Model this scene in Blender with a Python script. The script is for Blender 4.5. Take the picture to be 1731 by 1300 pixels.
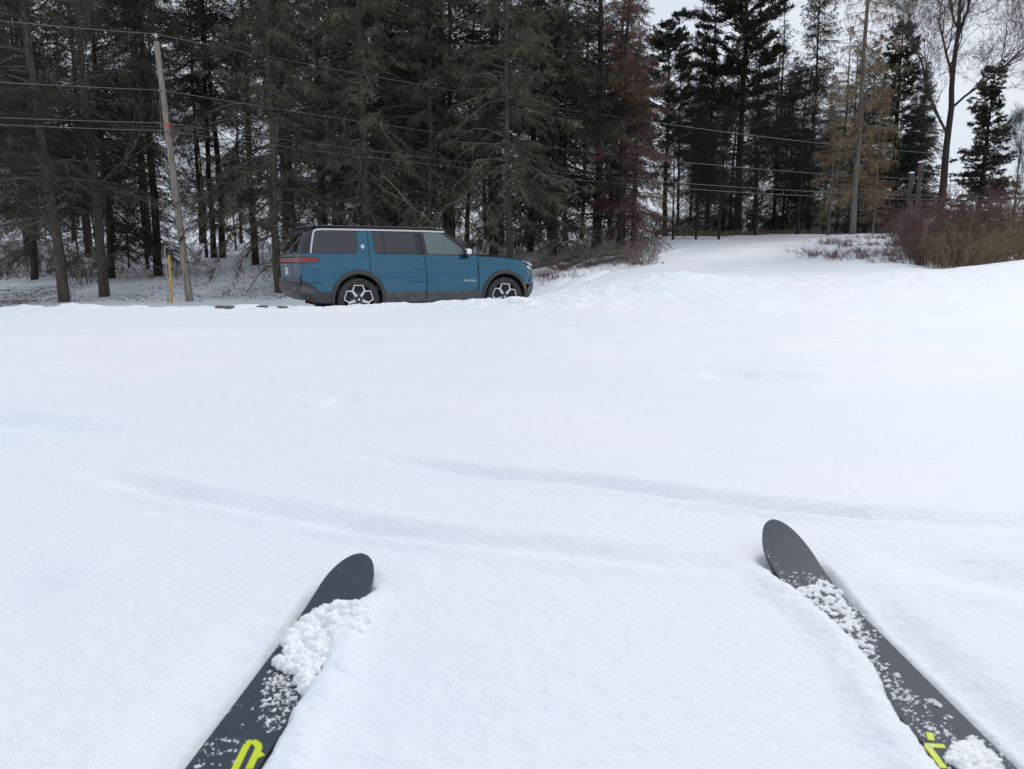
import bpy, bmesh, math, random
import numpy as np
from mathutils import Vector, Matrix

for o in list(bpy.data.objects):
    bpy.data.objects.remove(o)
SC = bpy.context.scene
COL = SC.collection

# ------------------------------------------------------------------ camera
PITCH = math.radians(8.738)
CAMZ = 0.62
cam_d = bpy.data.cameras.new('camera')
cam = bpy.data.objects.new('camera', cam_d)
COL.objects.link(cam)
cam.location = (0, 0, CAMZ)
cam.rotation_euler = (math.pi / 2 - PITCH, 0, 0)
cam_d.sensor_width = 36.0
cam_d.lens = 36.0 * 1300 / 1731
cam_d.clip_start = 0.05
cam_d.clip_end = 2000
cam_d.dof.use_dof = True
cam_d.dof.focus_distance = 14.0
cam_d.dof.aperture_fstop = 11.0
SC.camera = cam

# ------------------------------------------------------------------ world
world = bpy.data.worlds.new("World")
SC.world = world
world.use_nodes = True
wn = world.node_tree
wn.nodes.clear()
w_out = wn.nodes.new('ShaderNodeOutputWorld')
w_bg = wn.nodes.new('ShaderNodeBackground')
w_sky = wn.nodes.new('ShaderNodeTexSky')
w_sky.sky_type = 'NISHITA'
w_sky.sun_disc = False
SUN_EL, SUN_AZ = math.radians(42), math.radians(35)       # azimuth from +Y towards +X
w_sky.sun_elevation = SUN_EL
w_sky.sun_rotation = SUN_AZ
w_tc = wn.nodes.new('ShaderNodeTexCoord')
w_map = wn.nodes.new('ShaderNodeMapping')
w_map.inputs['Scale'].default_value = (1, 1, 2.6)
w_noise = wn.nodes.new('ShaderNodeTexNoise')
w_noise.inputs['Scale'].default_value = 1.6
w_noise.inputs['Detail'].default_value = 4
w_ramp = wn.nodes.new('ShaderNodeValToRGB')
w_ramp.color_ramp.elements[0].position = 0.3
w_ramp.color_ramp.elements[0].color = (0.60, 0.68, 0.81, 1)
w_ramp.color_ramp.elements[1].position = 0.7
w_ramp.color_ramp.elements[1].color = (0.82, 0.865, 0.935, 1)
w_mul = wn.nodes.new('ShaderNodeMix'); w_mul.data_type = 'RGBA'; w_mul.blend_type = 'MULTIPLY'
w_mul.inputs[0].default_value = 1.0
w_mul.inputs[7].default_value = (9.2, 9.2, 9.2, 1)
w_mix = wn.nodes.new('ShaderNodeMix'); w_mix.data_type = 'RGBA'
w_mix.inputs[0].default_value = 0.93
L = wn.links.new
L(w_tc.outputs['Generated'], w_map.inputs['Vector'])
L(w_map.outputs['Vector'], w_noise.inputs['Vector'])
L(w_noise.outputs['Fac'], w_ramp.inputs['Fac'])
L(w_ramp.outputs['Color'], w_mul.inputs[6])
L(w_sky.outputs['Color'], w_mix.inputs[6])
L(w_mul.outputs[2], w_mix.inputs[7])
L(w_mix.outputs[2], w_bg.inputs['Color'])
w_bg.inputs['Strength'].default_value = 0.1
L(w_bg.outputs[0], w_out.inputs[0])

sun_d = bpy.data.lights.new('sun', 'SUN')
sun_d.energy = 1.2
sun_d.angle = math.radians(14)
sun_d.color = (1.0, 0.97, 0.93)
sun = bpy.data.objects.new('sun', sun_d)
COL.objects.link(sun)
sd = Vector((math.sin(SUN_AZ) * math.cos(SUN_EL), math.cos(SUN_AZ) * math.cos(SUN_EL), math.sin(SUN_EL)))
sun.rotation_euler = (-sd).to_track_quat('-Z', 'Y').to_euler()

SC.view_settings.view_transform = 'Standard'
SC.view_settings.look = 'None'
SC.view_settings.exposure = 0.12
SC.view_settings.gamma = 1.0
SC.view_settings.use_curve_mapping = False
SC.render.engine = 'CYCLES'
SC.cycles.max_bounces = 6
SC.cycles.transparent_max_bounces = 8

# ------------------------------------------------------------------ helpers
F = 1300.0
cP, sP = math.cos(PITCH), math.sin(PITCH)

def at(px, y, zc=0.0):
    """world x of photograph column px at distance y and height zc relative to the camera"""
    return (px - 865.5) / F * (y * cP - zc * sP)

def ground_pt(px, py, zc=-0.62):
    u, v = (px - 865.5) / F, (650 - py) / F
    t = zc / (-sP + v * cP)
    return (u * t, (cP + v * sP) * t)

def hgt(py, y):
    """world height of photograph row py at distance y"""
    v = (650 - py) / F
    return CAMZ + y * (-sP + v * cP) / (cP + v * sP)

def sock(m, name, val):
    b = m.node_tree.nodes['Principled BSDF']
    if name in b.inputs:
        b.inputs[name].default_value = val

def mat(name, col, rough=0.6, metal=0.0, noise=0.0, scale=8.0, bump=0.0, col2=None, spec=None, coat=0.0,
        stretch=(1, 1, 1), detail=4, coord='Object', bump_scale=None, vary=0.0):
    m = bpy.data.materials.new(name)
    m.use_nodes = True
    nt = m.node_tree
    b = nt.nodes['Principled BSDF']
    b.inputs['Base Color'].default_value = (*col, 1)
    b.inputs['Roughness'].default_value = rough
    b.inputs['Metallic'].default_value = metal
    if spec is not None:
        b.inputs['Specular IOR Level'].default_value = spec
    b.inputs['Coat Weight'].default_value = coat
    b.inputs['Coat Roughness'].default_value = 0.06
    if noise > 0 or bump > 0 or col2 is not None:
        tc = nt.nodes.new('ShaderNodeTexCoord')
        mp = nt.nodes.new('ShaderNodeMapping')
        mp.inputs['Scale'].default_value = stretch
        nz = nt.nodes.new('ShaderNodeTexNoise')
        nz.inputs['Scale'].default_value = scale
        nz.inputs['Detail'].default_value = detail
        nz.inputs['Roughness'].default_value = 0.65
        nt.links.new(tc.outputs[coord], mp.inputs['Vector'])
        nt.links.new(mp.outputs['Vector'], nz.inputs['Vector'])
        rp = nt.nodes.new('ShaderNodeValToRGB')
        c2 = col2 if col2 is not None else tuple(c * (1 - noise) for c in col)
        rp.color_ramp.elements[0].position = 0.35
        rp.color_ramp.elements[1].position = 0.65
        rp.color_ramp.elements[0].color = (*c2, 1)
        rp.color_ramp.elements[1].color = (*col, 1)
        nt.links.new(nz.outputs['Fac'], rp.inputs['Fac'])
        if vary > 0:      # every plant has its own tone
            oi = nt.nodes.new('ShaderNodeObjectInfo'); mr = nt.nodes.new('ShaderNodeMapRange'); hs = nt.nodes.new('ShaderNodeHueSaturation')
            mr.inputs[3].default_value = 1 - vary; mr.inputs[4].default_value = 1 + vary
            nt.links.new(oi.outputs['Random'], mr.inputs[0]); nt.links.new(mr.outputs[0], hs.inputs['Value'])
            nt.links.new(rp.outputs['Color'], hs.inputs['Color']); nt.links.new(hs.outputs['Color'], b.inputs['Base Color'])
        else:
            nt.links.new(rp.outputs['Color'], b.inputs['Base Color'])
        if bump > 0:
            bp = nt.nodes.new('ShaderNodeBump')
            bp.inputs['Strength'].default_value = 1.0
            bp.inputs['Distance'].default_value = bump
            src = nz
            if bump_scale:
                src = nt.nodes.new('ShaderNodeTexNoise')
                src.inputs['Scale'].default_value = bump_scale
                src.inputs['Detail'].default_value = 5
                nt.links.new(mp.outputs['Vector'], src.inputs['Vector'])
            nt.links.new(src.outputs['Fac'], bp.inputs['Height'])
            nt.links.new(bp.outputs['Normal'], b.inputs['Normal'])
    return m

def tag(o, label=None, cat=None, group=None, kind=None):
    if label: o['label'] = label
    if cat: o['category'] = cat
    if group: o['group'] = group
    if kind: o['kind'] = kind
    return o

def empty(name, loc, label, cat, rz=0.0, group=None):
    o = bpy.data.objects.new(name, None)
    o.empty_display_size = 0.2
    COL.objects.link(o)
    o.location = loc
    o.rotation_euler = (0, 0, rz)
    return tag(o, label, cat, group)

def link(name, me, mats=None, parent=None):
    if mats is not None:
        for m in (mats if isinstance(mats, (list, tuple)) else [mats]):
            me.materials.append(m)
    o = bpy.data.objects.new(name, me)
    COL.objects.link(o)
    if parent is not None:
        o.parent = parent
    return o

def raw_mesh(name, V, quads=None, tris=None, mi_q=None, mi_t=None, smooth=True):
    me = bpy.data.meshes.new(name)
    V = np.asarray(V, dtype=np.float32)
    nq = 0 if quads is None else len(quads)
    nt = 0 if tris is None else len(tris)
    loops = []
    if nq: loops.append(np.asarray(quads, dtype=np.int32).ravel())
    if nt: loops.append(np.asarray(tris, dtype=np.int32).ravel())
    loops = np.concatenate(loops)
    starts = np.concatenate([np.arange(nq) * 4, nq * 4 + np.arange(nt) * 3]).astype(np.int32)
    me.vertices.add(len(V)); me.vertices.foreach_set('co', V.ravel())
    me.loops.add(len(loops)); me.loops.foreach_set('vertex_index', loops)
    me.polygons.add(nq + nt); me.polygons.foreach_set('loop_start', starts)
    mi = np.concatenate([np.zeros(nq) if mi_q is None else np.broadcast_to(mi_q, nq),
                         np.zeros(nt) if mi_t is None else np.broadcast_to(mi_t, nt)]).astype(np.int32)
    me.polygons.foreach_set('material_index', mi)
    me.polygons.foreach_set('use_smooth', np.full(nq + nt, smooth))
    me.update(calc_edges=True)
    me.validate()
    return me

def _h(ix, iy, seed):
    n = (ix.astype(np.int64) * 374761393 + iy.astype(np.int64) * 668265263 + seed * 1442695041) & 0xffffffff
    n = ((n ^ (n >> 13)) * 1274126177) & 0xffffffff
    return ((n ^ (n >> 16)) & 0xffff) / 65535.0

def vnoise(x, y, seed=0):
    ix, iy = np.floor(x), np.floor(y)
    fx, fy = x - ix, y - iy
    fx = fx * fx * fx * (fx * (fx * 6 - 15) + 10); fy = fy * fy * fy * (fy * (fy * 6 - 15) + 10)
    a, b = _h(ix, iy, seed), _h(ix + 1, iy, seed)
    c, d = _h(ix, iy + 1, seed), _h(ix + 1, iy + 1, seed)
    return (a * (1 - fx) + b * fx) * (1 - fy) + (c * (1 - fx) + d * fx) * fy * 1.0

def fbm(x, y, seed=0, octv=4, gain=0.5):
    s, a, t = 0, 1.0, 0
    for k in range(octv):
        s = s + a * (vnoise(x * 2 ** k, y * 2 ** k, seed + k) - 0.5); t += a; a *= gain
    return s / t

def sstep(a, b, x):
    t = np.clip((x - a) / (b - a), 0, 1)
    return t * t * (3 - 2 * t)

# geometry batch: collects tubes and blades into one mesh
class Batch:
    def __init__(s): s.V = []; s.Q = []; s.T = []; s.mq = []; s.mt = []; s.n = 0
    def tubes(s, p0, p1, r0, r1, sides=3, m=0):
        p0 = np.asarray(p0, float).reshape(-1, 3); p1 = np.asarray(p1, float).reshape(-1, 3)
        N = len(p0)
        if N == 0: return
        r0 = np.broadcast_to(r0, N); r1 = np.broadcast_to(r1, N)
        d = p1 - p0; d /= np.linalg.norm(d, axis=1)[:, None] + 1e-9
        ref = np.where(np.abs(d[:, 2:3]) > 0.9, [[1.0, 0, 0]], [[0, 0, 1.0]])
        a = np.cross(d, ref); a /= np.linalg.norm(a, axis=1)[:, None] + 1e-9
        b = np.cross(d, a)
        ang = np.arange(sides) * 2 * math.pi / sides
        off = a[:, None, :] * np.cos(ang)[None, :, None] + b[:, None, :] * np.sin(ang)[None, :, None]
        V0 = p0[:, None, :] + off * r0[:, None, None]
        V1 = p1[:, None, :] + off * r1[:, None, None]
        V = np.concatenate([V0, V1], 1).reshape(-1, 3)
        base = s.n + np.arange(N)[:, None] * 2 * sides
        i = np.arange(sides); j = (i + 1) % sides
        q = np.stack([base + i, base + j, base + sides + j, base + sides + i], -1).reshape(-1, 4)
        s.V.append(V); s.Q.append(q); s.mq.append(np.full(len(q), m)); s.n += len(V)
    def spikes(s, p0, p1, r, m=0):
        p0 = np.asarray(p0, float).reshape(-1, 3); p1 = np.asarray(p1, float).reshape(-1, 3)
        N = len(p0)
        if N == 0: return
        r = np.broadcast_to(r, N)
        d = p1 - p0; d /= np.linalg.norm(d, axis=1)[:, None] + 1e-9
        ref = np.where(np.abs(d[:, 2:3]) > 0.9, [[1.0, 0, 0]], [[0, 0, 1.0]])
        a = np.cross(d, ref); a /= np.linalg.norm(a, axis=1)[:, None] + 1e-9
        b = np.cross(d, a)
        ang = np.arange(3) * 2 * math.pi / 3
        off = a[:, None, :] * np.cos(ang)[None, :, None] + b[:, None, :] * np.sin(ang)[None, :, None]
        V0 = p0[:, None, :] + off * r[:, None, None]
        V = np.concatenate([V0, p1[:, None, :]], 1).reshape(-1, 3)
        base = s.n + np.arange(N)[:, None] * 4
        t = np.stack([np.stack([base[:, 0] + i, base[:, 0] + (i + 1) % 3, base[:, 0] + 3], -1) for i in range(3)], 1).reshape(-1, 3)
        s.V.append(V); s.T.append(t); s.mt.append(np.full(len(t), m)); s.n += len(V)
    def blades(s, p, d, w, m=0, rng=None):
        """narrow leaf triangles: base p, tip p+d, width w"""
        N = len(p)
        if N == 0: return
        rv = rng.normal(size=(N, 3))
        a = np.cross(d, rv); a /= np.linalg.norm(a, axis=1)[:, None] + 1e-9
        w = np.broadcast_to(w, N)[:, None]
        V = np.stack([p - a * w * 0.5, p + d * 0.45 + a * w * 0.6, p + d, ], 1).reshape(-1, 3)
        t = s.n + np.arange(N * 3).reshape(-1, 3)
        s.V.append(V); s.T.append(t); s.mt.append(np.full(len(t), m)); s.n += len(V)
    def chain(s, P, R, sides=8, m=0, cap=True):
        P = np.asarray(P, float); R = np.broadcast_to(R, len(P)); n = len(P)
        T = np.gradient(P, axis=0); T /= np.linalg.norm(T, axis=1)[:, None] + 1e-9
        ang = np.arange(sides) * 2 * math.pi / sides
        rings = []
        a = None
        for k in range(n):
            if a is None:
                ref = np.array([1.0, 0, 0]) if abs(T[k][2]) > 0.8 else np.array([0, 0, 1.0])
                a = np.cross(T[k], ref)
            a = a - T[k] * np.dot(a, T[k]); a /= np.linalg.norm(a) + 1e-9
            b = np.cross(T[k], a)
            rings.append(P[k] + (a[None] * np.cos(ang)[:, None] + b[None] * np.sin(ang)[:, None]) * R[k])
        V = np.concatenate(rings)
        i = np.arange(sides); j = (i + 1) % sides
        q = np.concatenate([np.stack([s.n + k * sides + i, s.n + k * sides + j, s.n + (k + 1) * sides + j, s.n + (k + 1) * sides + i], -1) for k in range(n - 1)])
        s.V.append(V); s.Q.append(q); s.mq.append(np.full(len(q), m)); s.n += len(V)
        if cap:
            for k, c in ((0, P[0]), (n - 1, P[-1])):
                s.V.append(c[None]); ci = s.n; s.n += 1
                base = ci - (1 if k else 0) - (sides * n) + k * sides - (0 if k == 0 else 0)
                base = (ci - sides * n if k == 0 else ci - 1 - sides * n + k * sides)
                t = np.stack([np.full(sides, ci), base + (j if k == 0 else i), base + (i if k == 0 else j)], -1)
                s.T.append(t); s.mt.append(np.full(len(t), m))
    def mesh(s, name, smooth=True):
        V = np.concatenate(s.V)
        Q = np.concatenate(s.Q) if s.Q else None
        T = np.concatenate(s.T) if s.T else None
        return raw_mesh(name, V, Q, T, np.concatenate(s.mq) if s.mq else None, np.concatenate(s.mt) if s.mt else None, smooth)

def bm_mesh(bm, name, smooth=False, sharp=35):
    me = bpy.data.meshes.new(name)
    bm.to_mesh(me); bm.free()
    if smooth:
        for p in me.polygons: p.use_smooth = True
        me.set_sharp_from_angle(angle=math.radians(sharp))
    return me

def box_bm(bm, cx, cy, cz, sx, sy, sz, bev=0.0, rot=None):
    r = bmesh.ops.create_cube(bm, size=1.0)
    vs = r['verts']
    for v in vs:
        v.co = Vector((v.co.x * sx, v.co.y * sy, v.co.z * sz))
        if rot: v.co = rot @ v.co
        v.co += Vector((cx, cy, cz))
    if bev > 0:
        es = list({e for v in vs for e in v.link_edges})
        bmesh.ops.bevel(bm, geom=es, offset=bev, segments=2, affect='EDGES', profile=0.6)

# ------------------------------------------------------------------ ground height (world z)
KD = np.array([0, 6, 10.6, 12.6, 13.5, 15, 18, 22, 26, 32, 40, 55, 80, 200])
KU = np.array([-.67, -.45, -.30, -.20, -.03, .03, .06, .12, .20, .35, .43, .50, .55, .67, .9])
KZ = np.array([
    [-.62, -.64, -.70, -.665, -1.08, -1.12, -1.15, -1.18, -1.2, -.7, .2, 1.9, 2.5, 3],
    [-.62, -.64, -.68, -.650, -1.06, -1.08, -1.10, -1.10, -.9, -.35, .5, 1.6, 2.5, 3],
    [-.62, -.64, -.68, -.640, -1.03, -1.05, -1.05, -1.00, -.75, -.1, .7, 1.6, 2.5, 3],
    [-.62, -.64, -.68, -.630, -1.035, -1.035, -1.035, -.94, -.5, .1, .9, 1.7, 2.5, 3],
    [-.62, -.64, -.66, -.570, -.72, -1.02, -1.035, -.75, -.05, .6, 1.2, 1.8, 2.5, 3],
    [-.62, -.64, -.66, -.535, -.60, -.72, -.86, -.50, .0, .6, 1.25, 1.8, 2.5, 3],
    [-.62, -.64, -.66, -.50, -.50, -.56, -.55, -.28, .05, .6, 1.25, 1.8, 2.5, 3],
    [-.62, -.64, -.66, -.49, -.43, -.38, -.38, -.15, .12, .7, 1.35, 1.9, 2.5, 3],
    [-.62, -.64, -.66, -.50, -.36, -.24, -.22, .0, .3, .85, 1.5, 1.9, 2.5, 3],
    [-.62, -.64, -.66, -.51, -.39, -.27, -.12, .1, .35, .95, 1.66, 1.75, 2.2, 2.8],
    [-.62, -.64, -.66, -.48, -.34, -.2, -.05, .2, .6, 1.3, 1.6, 1.75, 2.2, 2.8],
    [-.62, -.64, -.66, -.45, -.29, -.13, -.02, .35, .8, 1.3, 1.6, 1.75, 2.2, 2.8],
    [-.62, -.64, -.66, -.42, -.25, -.10, -.12, .0, .4, 1.0, 1.4, 1.6, 2.0, 2.4],
    [-.62, -.64, -.66, -.35, -.15, .06, .16, .1, .1, .3, .7, 1.0, 1.2, 1.4],
    [-.62, -.64, -.66, -.30, -.08, .12, .22, .2, .1, .2, .5, .8, 1.0, 1.2]])
# dense resample with a little smoothing along distance
_dd = np.concatenate([np.linspace(0, 12, 121)[:-1], np.linspace(12, 60, 481)[:-1], np.linspace(60, 200, 71)])
_tab = np.array([np.interp(_dd, KD, r) for r in KZ])
_sm = _tab.copy()
for _ in range(3):
    _sm[:, 1:-1] = (_sm[:, :-2] + 2 * _sm[:, 1:-1] + _sm[:, 2:]) / 4
_uu = np.linspace(-.67, .9, 160)
_t2 = np.array([np.interp(_uu, KU, _sm[:, k]) for k in range(_sm.shape[1])]).T
for _ in range(5):
    _t2[1:-1] = (_t2[:-2] + 2 * _t2[1:-1] + _t2[2:]) / 4

TRACKS = []   # (points, depth, sigma)
def _trk(pts, depth, sig):
    TRACKS.append((np.array([ground_pt(*p) for p in pts]), depth, sig))
_trk([(590, 763), (700, 779), (850, 799), (960, 805), (1150, 832), (1300, 852), (1500, 868), (1800, 892)], .040, .040)
_trk([(130, 790), (300, 828), (480, 860), (640, 888), (850, 912), (1010, 930), (1180, 950)], .044, .044)
_trk([(-80, 700), (60, 716), (150, 722)], .045, .09)
_trk([(1560, 950), (1800, 985)], .035, .07)
_trk([(1180, 628), (1300, 633), (1400, 636)], .045, .16)
_trk([(555, 668), (600, 670)], .06, .12)
_trk([(-60, 622), (60, 620), (190, 616)], .06, .18)
_trk([(-60, 985), (70, 1010)], .03, .09)

_trk([(930, 536), (1200, 533), (1500, 534), (1800, 536)], .030, .07)
_trk([(-60, 574), (200, 566), (520, 556), (900, 549)], .028, .07)
_trk([(-60, 545), (300, 541), (560, 538)], .03, .08)
_trk([(1150, 626), (1500, 640), (1800, 645)], .022, .10)

for off in (-.35, .35):       # old tracks climbing the path to the gap in the trees
    TRACKS.append((np.array([(at(px, yy) + off, yy) for px, yy in ((930, 17.2), (985, 20.5), (1075, 25.5), (1175, 31.5), (1270, 38), (1330, 43))]), .09, .13))

def seg_dist(x, y, P):
    best = np.full(x.shape, 1e9); along = np.zeros(x.shape); acc = 0
    tot = np.sum(np.linalg.norm(np.diff(P, axis=0), axis=1))
    for a, b in zip(P[:-1], P[1:]):
        ab = b - a; l2 = ab @ ab
        t = np.clip(((x - a[0]) * ab[0] + (y - a[1]) * ab[1]) / l2, 0, 1)
        d = np.hypot(x - a[0] - t * ab[0], y - a[1] - t * ab[1])
        m = d < best
        best = np.where(m, d, best)
        along = np.where(m, (acc + t * math.sqrt(l2)) / tot, along)
        acc += math.sqrt(l2)
    return best, along

def ground(x, y, fine=True):
    x = np.asarray(x, float); y = np.asarray(y, float)
    yc = np.clip(y, 0, 199)
    u = np.clip(x / np.maximum(yc, 1.0), -.669, .899)
    fi = np.interp(yc, _dd, np.arange(len(_dd)))
    i0 = np.clip(fi.astype(int), 0, len(_dd) - 2); fd = fi - i0
    fu = (u + .67) / 1.57 * 159
    j0 = np.clip(fu.astype(int), 0, 158); fj = fu - j0
    z = ((_t2[j0, i0] * (1 - fd) + _t2[j0, i0 + 1] * fd) * (1 - fj) +
         (_t2[j0 + 1, i0] * (1 - fd) + _t2[j0 + 1, i0 + 1] * fd) * fj) + CAMZ
    if not fine:
        return z
    # gentle wind relief of the open field, lumps on the ploughed bank, uneven forest floor
    z = z + 0.010 * fbm(x * 2.2, y * 3.2, 3, 3) * sstep(0.3, 1.5, y)
    z = z + 0.075 * fbm(x * .45, y * .9, 9, 3) * sstep(1.5, 6, y)
    edge = 11.2 + 0.5 * fbm(x * .3, x * 0 + 2, 5, 3)
    bank = sstep(edge - .5, edge + .5, y) * (1 - sstep(16.5, 19.0, y))
    lump = 0.5 - np.abs(fbm(x * 1.7, y * 2.2, 21, 4)) * 2.2
    bank = bank * (1 - .6 * sstep(1.0, 3.0, x)) * (.55 + .9 * vnoise(x * .6, y * .6, 88))
    z = z + sstep(2.5, 5, y) * (1 - sstep(18, 24, y)) * (.016 * fbm(x * 1.3, y * 5.0, 101, 4, .6) + .010 * fbm(x * 5, y * 6, 111, 3, .6)) * (.4 + 1.2 * vnoise(x * .5, y * .8, 120))
    z = z + bank * (0.07 * lump + 0.12 * fbm(x * 2.6, y * 3.4, 31, 4, .65)) + .014 * fbm(x * 3.5, y * 7, 33, 3) * sstep(4, 8, y) * (1 - sstep(17, 22, y))
    pile = np.exp(-(((x - at(1120, 15)) / 1.3) ** 2 + ((y - 15.2) / 0.8) ** 2))
    z = z + pile * (0.08 + .22 * np.abs(fbm(x * 3.4, y * 4, 77, 4)))
    carrut = sstep(13.6, 14.2, y) * (1 - sstep(19, 20, y)) * (x < 2)
    z = z + sstep(18, 22, y) * 0.16 * fbm(x * .35, y * .35, 41, 4)
    for P, dep, sig in TRACKS:
        d, al = seg_dist(x, y, P)
        amp = dep * np.clip(np.sin(np.pi * np.clip(al, 0.02, 0.98)) ** .5, 0, 1) * (0.75 + .9 * fbm(x * 3, y * 3, 55, 2))
        z = z - amp * np.exp(-(d / sig) ** 2) + amp * .35 * np.exp(-((d - sig * 2.0) / (sig * .8)) ** 2)
    return z

def g1(x, y):
    return float(ground(np.array([x]), np.array([y]))[0])

# ------------------------------------------------------------------ snow material
def snow_material():
    m = bpy.data.materials.new('snow')
    m.use_nodes = True
    nt = m.node_tree; b = nt.nodes['Principled BSDF']
    tc = nt.nodes.new('ShaderNodeTexCoord')
    n1 = nt.nodes.new('ShaderNodeTexNoise'); n1.inputs['Scale'].default_value = 260; n1.inputs['Detail'].default_value = 2
    n2 = nt.nodes.new('ShaderNodeTexNoise'); n2.inputs['Scale'].default_value = 22; n2.inputs['Detail'].default_value = 6
    n2.inputs['Roughness'].default_value = 0.7
    n3 = nt.nodes.new('ShaderNodeTexNoise'); n3.inputs['Scale'].default_value = 0.5; n3.inputs['Detail'].default_value = 3
    rp = nt.nodes.new('ShaderNodeValToRGB')
    rp.color_ramp.elements[0].position = .35; rp.color_ramp.elements[0].color = (.84, .89, .935, 1)
    rp.color_ramp.elements[1].position = .65; rp.color_ramp.elements[1].color = (.912, .90, .93, 1)
    nt.links.new(tc.outputs['Object'], n1.inputs['Vector'])
    mp = nt.nodes.new('ShaderNodeMapping'); mp.inputs['Scale'].default_value = (1, 1.6, 1)
    nt.links.new(tc.outputs['Object'], mp.inputs['Vector'])
    nt.links.new(mp.outputs[0], n2.inputs['Vector']); nt.links.new(tc.outputs['Object'], n3.inputs['Vector'])
    nt.links.new(n3.outputs['Fac'], rp.inputs['Fac']); nt.links.new(rp.outputs[0], b.inputs['Base Color'])
    b1 = nt.nodes.new('ShaderNodeBump'); b1.inputs['Distance'].default_value = .0016; b1.inputs['Strength'].default_value = .55
    b2 = nt.nodes.new('ShaderNodeBump'); b2.inputs['Distance'].default_value = .009; b2.inputs['Strength'].default_value = .7
    nt.links.new(n1.outputs['Fac'], b1.inputs['Height']); nt.links.new(n2.outputs['Fac'], b2.inputs['Height'])
    n4 = nt.nodes.new('ShaderNodeTexNoise'); n4.inputs['Scale'].default_value = 5; n4.inputs['Detail'].default_value = 6; n4.inputs['Roughness'].default_value = .7
    m4 = nt.nodes.new('ShaderNodeMapping'); m4.inputs['Scale'].default_value = (.6, 1.8, 1)
    b4 = nt.nodes.new('ShaderNodeBump'); b4.inputs['Distance'].default_value = .020; b4.inputs['Strength'].default_value = .5
    nt.links.new(tc.outputs['Object'], m4.inputs['Vector']); nt.links.new(m4.outputs[0], n4.inputs['Vector'])
    nt.links.new(n4.outputs['Fac'], b4.inputs['Height']); nt.links.new(b4.outputs[0], b2.inputs['Normal'])
    nt.links.new(b2.outputs[0], b1.inputs['Normal']); nt.links.new(b1.outputs[0], b.inputs['Normal'])
    b.inputs['Roughness'].default_value = .55
    b.inputs['Specular IOR Level'].default_value = .25
    return m
M_SNOW = snow_material()
M_POWDER = mat('loose_snow', (.92, .93, .955), .6, noise=.03, scale=60, spec=.2)
sock(M_POWDER, 'Subsurface Weight', .35); M_POWDER.node_tree.nodes['Principled BSDF'].inputs['Subsurface Radius'].default_value = (.008, .009, .010); sock(M_POWDER, 'Subsurface Scale', 1.0)

# ------------------------------------------------------------------ skis: placement shared by snow relief
SKI_W = .050
def ski_frame(tx, ty):
    yaw = -math.atan(.023)
    return np.array([tx, ty]), np.array([.023, 1.0]) / math.hypot(.023, 1)
SKIS = {'left': dict(tip=(-.315, 1.53), zt=.035, out=-1, ax=(.0797, .9968)), 'right': dict(tip=(.583, 1.650), zt=.068, out=1, ax=(-.012, .99993))}
SKI_Z = -.006     # top of the flat part of the ski
def ski_local(x, y, k):
    s = SKIS[k]
    dx, dy = x - s['tip'][0], y - s['tip'][1]
    ax = np.array(s['ax'])
    sl = -(dx * ax[0] + dy * ax[1])              # distance back from the tip
    lat = (dx * ax[1] - dy * ax[0]) * s['out']     # outward positive
    return sl, lat
def ski_half(s):
    s = np.asarray(s, float)
    tipw = SKI_W * np.sqrt(np.clip(1 - (1 - np.clip(s / .125, 0, 1)) ** 2.1, 0, 1))
    return tipw * (1 - .10 * sstep(.15, .8, s))
def ski_top(s, zt):
    return SKI_Z + zt * np.clip(1 - s / .30, 0, 1) ** 2

def near_relief(x, y):
    z = ground(x, y)
    fade = sstep(-.84, -.74, x) * (1 - sstep(.84, .92, x)) * sstep(.60, .68, y) * (1 - sstep(1.85, 1.95, y))
    fine = .006 * fbm(x * 28, y * 28, 61, 4, .6) + .004 * fbm(x * 90, y * 90, 71, 3, .6)
    z = z + fade * (fine * .55)
    for k in SKIS:
        s, a = ski_local(x, y, k)
        w = SKI_W * (1 - .10 * sstep(.15, .8, s))
        on = sstep(.06, .15, s)
        jag = .013 * fbm(x * 22, y * 22, 81, 4, .6) + .010 * fbm(x * 60, y * 60, 91, 3, .7)
        if k == 'left':
            cover = np.interp(s, [0, .10, .14, .20, .27, .31, .36, .42, .50, .62, .8], [0, 0, .012, .034, .045, .022, .008, .004, .004, -.004, -.01])
        else:
            cover = np.interp(s, [0, .12, .17, .24, .32, .38, .45, .52, .60, .68, .9], [0, 0, .004, .018, .030, .034, .038, .032, .014, -.006, -.01])
        cut = -w + cover + jag
        # bed under the ski
        bed = SKI_Z - .026 + 0 * s
        under = sstep(cut - .012, cut + .012, a) * (1 - sstep(w + .002, w + .035, a)) * on
        z = z * (1 - under * fade) + bed * under * fade
        # piled snow along the inner edge, shallow furrow outside
        pilei = np.exp(-((a - cut + .03) / .035) ** 2) * sstep(.10, .2, s)
        z = z + fade * pilei * (.014 + .012 * fbm(x * 30, y * 30, 13, 3))
        fur = np.exp(-((a - w - .045) / .05) ** 2) * sstep(.12, .4, s)
        z = z - fade * fur * .022
    return z

def axis(bps):
    out = []
    for (a, b, d0, d1) in bps:
        v = a
        while v < b - 1e-9:
            out.append(v); t = (v - a) / (b - a); v += d0 + (d1 - d0) * t
    out.append(bps[-1][1])
    return np.array(out)

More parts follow.
